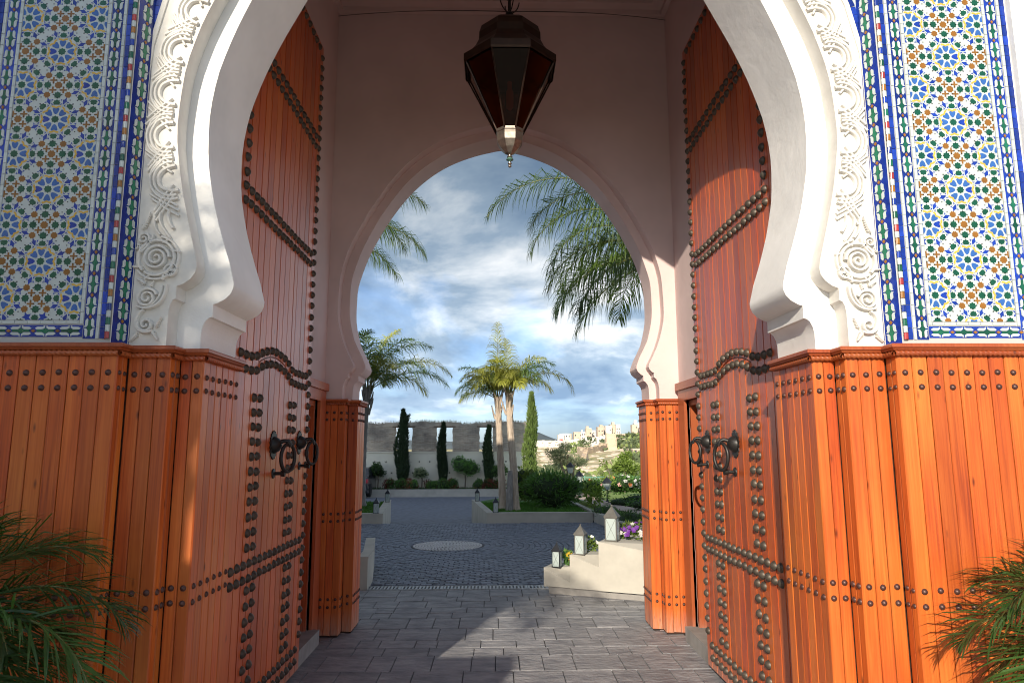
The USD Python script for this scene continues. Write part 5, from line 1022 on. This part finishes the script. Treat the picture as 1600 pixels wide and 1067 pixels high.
# ================================================================ HILLSIDE: TOWER, RAMPART, TOWN, SCRUB
M['rampart'] = mat('rampart_stone', (.56, .43, .31), rough=.95, vary=.25, vscale=.5, detail=8., bump=.8, bscale=1.5, bdist=.3)
M['house_white'] = mat('house_white', (.66, .62, .57), rough=.9, vary=.1, vscale=.2); M['house_tan'] = mat('house_tan', (.52, .42, .33), rough=.9, vary=.12, vscale=.2); M['house_red'] = mat('house_red', (.40, .08, .07), rough=.9); M['winglass'] = mat('dark_window', (.035, .04, .05), rough=.3)
tz_ = lambda x, y_: float(terrain(np.array([x]), np.array([y_]))[0])
zt0 = tz_(33.2, 200)
tw = thing('ruined_tower', 'crumbling sandy watchtower at the end of the rampart', 'tower', (33.2, 200, zt0-.5)); rr = 5.8-zt0
def crumble(w0, w1, h, n=7, seed=1):
    rng = np.random.default_rng(seed); m = B(); v = []
    for k in range(n+1):
        w = w0+(w1-w0)*k/n
        for a, b in ((-1, -1), (0, -1), (1, -1), (1, 0), (1, 1), (0, 1), (-1, 1), (-1, 0)): v.append((a*w/2+rng.uniform(-.08, .08), b*w/2+rng.uniform(-.08, .08), h*k/n+(rng.uniform(-.35, .35) if k == n else 0)))
    f = [(k*8+j, k*8+(j+1) % 8, (k+1)*8+(j+1) % 8, (k+1)*8+j) for k in range(n) for j in range(8)]; m.add(v, f); m.add(v[-8:]+[(0, 0, h)], [(j, (j+1) % 8, 8) for j in range(8)]); return m
obj(tw, 'shaft', crumble(3.5, 2.6, rr), M['rampart']); obj(tw, 'base_wall', crumble(3.4, 3.0, 2.6, 4, 3), M['rampart'], off=(1.6, -1, 0))
rp = thing('rampart', 'broken sandy rampart wall descending the hillside from the tower', 'wall', (20, 170, 0))
pts_ = [(31.8, 199), (27.5, 188), (23.6, 180), (20.6, 172), (19.2, 158), (18.2, 140), (16.2, 128)]; hs_ = [2.2, 1.7, 1.4, 2.2, 2.6, 1.7, .8]
for i in range(len(pts_)-1):
    (xa, ya), (xb, yb) = pts_[i], pts_[i+1]; n = 5; rng = np.random.default_rng(200+i); m = B()
    for q in range(n):
        u0, u1 = q/n, (q+1)/n; P0 = np.array([xa+(xb-xa)*u0, ya+(yb-ya)*u0]); P1 = np.array([xa+(xb-xa)*u1, ya+(yb-ya)*u1]); h0 = hs_[i]+(hs_[i+1]-hs_[i])*u0+rng.uniform(-.3, .3); nn_ = np.array([.5, .3])
        b = [(*(P0-nn_), tz_(*P0)-.8), (*(P1-nn_), tz_(*P1)-.8), (*(P1+nn_), tz_(*P1)-.8), (*(P0+nn_), tz_(*P0)-.8)]; m.hexa(b, [(*(P0-nn_), tz_(*P0)+h0), (*(P1-nn_), tz_(*P1)+h0+rng.uniform(-.2, .2)), (*(P1+nn_), tz_(*P1)+h0), (*(P0+nn_), tz_(*P0)+h0)])
    obj(rp, 'wall_length', m, M['rampart'], off=(20, 170, 0))
rng = np.random.default_rng(77); ORD = ['first', 'second', 'third', 'fourth', 'fifth', 'sixth', 'seventh', 'eighth', 'ninth']
def house(x, y_, w, h, d, mt, label=None, group='houses of the hilltop town', round_=False, red=False):
    z = tz_(x, y_)-.6; t = thing('town_house', label or 'pale flat roofed house in the hilltop town', 'house', (x, y_, z), 0, None if label else group)
    if round_: obj(t, 'wall', B().lathe([(w/2, 0), (w/2, h), (w/2-.25, h), (w/2-.25, h-.3), (.01, h-.3)], 24), M[mt], smooth=30)
    else:
        b = B().box(-w/2, w/2, -d/2, d/2, 0, h); obj(t, 'wall', b, M[mt]); obj(t, 'parapet', B().box(-w/2-.1, w/2+.1, -d/2-.1, d/2+.1, h+.001, h+.35), M[mt])
        if rng.random() < .6: s_ = rng.uniform(.25, .5)*w; x_ = rng.uniform(-.3, .3)*w; obj(t, 'stair_head', B().box(x_-s_/2, x_+s_/2, -d/4, d/4, h+.351, h+rng.uniform(1.3, 2.)), M[mt])
    k = max(2, int(w/1.5)); fl = max(1, int(h/2.2))
    for q in range(k):
        for p in range(fl):
            if rng.random() < .75:
                xx = -w/2+(q+.5)*w/k; zz = .9+p*2.1; yy = -d/2 if not round_ else -math.sqrt(max(.1, (w/2)**2-xx*xx)); obj(t, 'window', B().box(xx-.28, xx+.28, yy-.03, yy+.1, zz, zz+.85), M['winglass'])
    if red: obj(t, 'awning', B().box(-w*.25, w*.25, -d/2-.5 if not round_ else -w/2-.5, -d/2+.1, .6, 1.9), M['house_red'])
house(40.6, 400, 7.6, 5.0, 6, 'house_white', 'round white building at the left end of the hilltop town', round_=True); house(37.4, 397, 3.6, 4.0, 5, 'house_white', 'low white house with red awning at the left end of the town', red=True)
for hi, (x, w, h, mt) in enumerate(((47.2, 4.6, 5.0, 'house_tan'), (50.3, 2.6, 4.4, 'house_white'), (53.0, 3.2, 5.6, 'house_tan'), (56.3, 3.8, 4.6, 'house_white'), (59.6, 3.4, 5.4, 'house_tan'), (62.4, 2.6, 5.0, 'house_tan'), (64.9, 3.4, 5.6, 'house_white'), (68.0, 3.0, 6.0, 'house_tan'), (70.6, 2.4, 5.6, 'house_white'))): house(x, 400+rng.uniform(-6, 6), w, h, 6, mt, ORD[hi]+' flat roofed house from the left in the hilltop terrace right of the round building')
for hi, (x, y_, w, h, mt) in enumerate(((79.5, 396, 3.2, 4.6, 'house_tan'), (82.2, 402, 3.6, 6.0, 'house_white'), (85.5, 398, 3.4, 5.6, 'house_tan'), (88.5, 402, 4, 6, 'house_white'), (84, 388, 3, 3.4, 'house_white'))): house(x, y_, w, h, 5, mt, ORD[hi]+' house from the left of the town beside the timber pier')
house(29.5, 205, 2.6, 2.6, 3, 'house_white', 'small white hut left of the ruined tower'); house(30.5, 150, 2.0, 1.6, 2, 'house_tan', 'small tan hut on the green slope right of the tower')
tb = B()
for _ in range(620):
    yy = rng.uniform(285, 385); x = yy*rng.uniform(.045, .165); z = tz_(x, yy); s_ = rng.uniform(.25, .7); tb.box(x-s_*1.2, x+s_*1.2, yy-s_, yy+s_, z-.4, z+rng.uniform(.3, .75))
rk = B()
for _ in range(420):
    yy = 60+320*rng.random()**1.3; x = yy*rng.uniform(.03, .2); z = tz_(x, yy); s_ = rng.uniform(.25, .8)*(.5+yy/260); q = trimesh.creation.icosphere(1); rk.add(np.array([x, yy, z])+q.vertices*[s_*1.6, s_, s_*.45]*rng.uniform(.7, 1.2, (len(q.vertices), 1)), q.faces)
obj(None, 'pale_rocks', rk, mat('pale_rock', (.58, .48, .38), rough=.95, vary=.2, vscale=.5), 'pale rocks and bare earth patches scattered over the hillside', 'rocks', None, 'stuff')
obj(None, 'tombs', tb, M['house_white'], 'white tombs scattered on the slope below the town', 'tombs', None, 'stuff')
sc = B(); scg = B()
for k in range(760):
    D = rng.uniform(52, 390)**1.0; a = rng.uniform(.03, .235); x, yy = D*math.sin(a), D*math.cos(a)
    dens = meshkit.fbm(np.array([x*.03, yy*.015, 0.]), 3, 8)
    if dens < .56 and a < .19 or RNG.random() < .5 or (D > 190 and a < .11) or (D > 330): continue
    z = tz_(x, yy); s_ = rng.uniform(.5, 1.5)*(.6+D/300); n = 34; d = sphere_dirs(n, rng); d[:, 2] = np.abs(d[:, 2]); pos = np.array([x, yy, z])+d*np.array([s_*1.5, s_, s_*.75])*rng.uniform(.5, 1, (n, 1))
    leaf_quads(sc if rng.random() < .7 else scg, pos, d+rng.normal(0, .6, (n, 3)), s_*.75, s_*.55, rng)
obj(None, 'hillside_scrub', sc, mat('scrub_leaf', (.095, .125, .055), rough=.8, island=.45, vary=.2, vscale=.2), 'dark green scrub dotted over the hillside', 'scrub', None, 'stuff'); obj(None, 'hillside_scrub', scg, mat('scrub_leaf_light', (.17, .21, .07), rough=.8, island=.4, vary=.2, vscale=.2), 'lighter green scrub dotted over the hillside', 'scrub', None, 'stuff')

# ================================================================ POTTED PALMS BEFORE THE GATE
M['pot'] = mat('terracotta', (.30, .12, .06), rough=.85, vary=.2, vscale=8.)
def potted(label, loc, fronds, seed, top=.95):
    t = thing('potted_palm', label, 'potted palm', (*loc, 0)); obj(t, 'pot', B().lathe([(.20, 0), (.22, .02), (.30, .48), (.33, .50), (.33, .56), (.29, .56), (.28, .50), (.001, .49)], 28), M['pot'], smooth=35)
    obj(t, 'trunk', B().tube([(0, 0, .45), (.01, 0, .7), (0, 0, top)], np.array([.06, .05, .045]), 10), M['bark'], smooth=40)
    for i, (az, L, el, dr) in enumerate(fronds):
        lm, rm = B(), B(); frond_mesh(lm, rm, (0, 0, top-.02), math.radians(az), L, math.radians(el), math.radians(dr), nl=46, ll=.29, lw=.0100, ldroop=.30, thick=.008, seed=seed*100+i, fwdmix=.95, lift=.3, bare=.22)
        f = obj(t, 'frond', lm, M['palm_dark']); obj(f, 'midrib', rm, M['rachis'])
potted('potted palm with dark arching fronds at the left edge', (-2.16, 2.62), [(84, .85, 42, 98), (100, .92, 32, 112), (70, .74, 64, 98), (118, .82, 20, 105), (95, .62, 8, 70), (140, .7, 35, 100), (60, .55, 25, 80), (30, .6, 60, 80), (170, .6, 55, 90), (80, .75, 5, 60), (110, .62, 50, 120), (200, .6, 45, 90), (250, .6, 50, 90), (300, .6, 50, 90), (90, .55, 78, 60), (125, .75, -5, 55)], 301, 1.02)
potted('potted palm with sunlit fronds at the right edge', (2.30, 2.66), [(-86, .68, 34, 85), (-105, .70, 8, 80), (-95, .60, 60, 110), (-70, .50, 14, 80), (-130, .6, 30, 90), (-40, .55, 50, 80), (-92, .6, -12, 60), (180, .6, 40, 90), (120, .6, 50, 90), (0, .55, 60, 90)], 302, .98)

# ================================================================ BEHIND THE CAMERA: buildings and palms that shade the left side
nb1 = thing('neighbour_house', 'tall plain house behind the viewer left of the gate', 'house', (-12, -10, 0)); obj(nb1, 'wall', B().box(-26, -6.2, -11, -8.9, 0, 10.6), M['plaster'], off=(-12, -10, 0)); obj(nb1, 'parapet', B().box(-26.1, -6.15, -11.1, -8.8, 10.601, 10.8), M['plaster'], off=(-12, -10, 0))
wall_box('garden_wall', 'plain garden wall behind the viewer', [(-9, -2.0), (-3.16, -2.0)], .3, 0, 4.15, M['plaster'])
wall_box('garden_wall', 'lower length of the plain garden wall behind the viewer', [(-3.15, -2.0), (-2.42, -2.0)], .3, 0, 3.35, M['plaster'])
palm('palm behind the viewer whose shadow falls on the arch foot', (-4.35, -5.0, 0), [(-4.35, -5, 0), (-4.3, -5, 3), (-4.22, -5, 5.6)], .15, .11, rosette(14, 1.15, 80, 5, 90, 17), seed=17, nl=44, ll=.4, lw=.02, ldroop=.6)
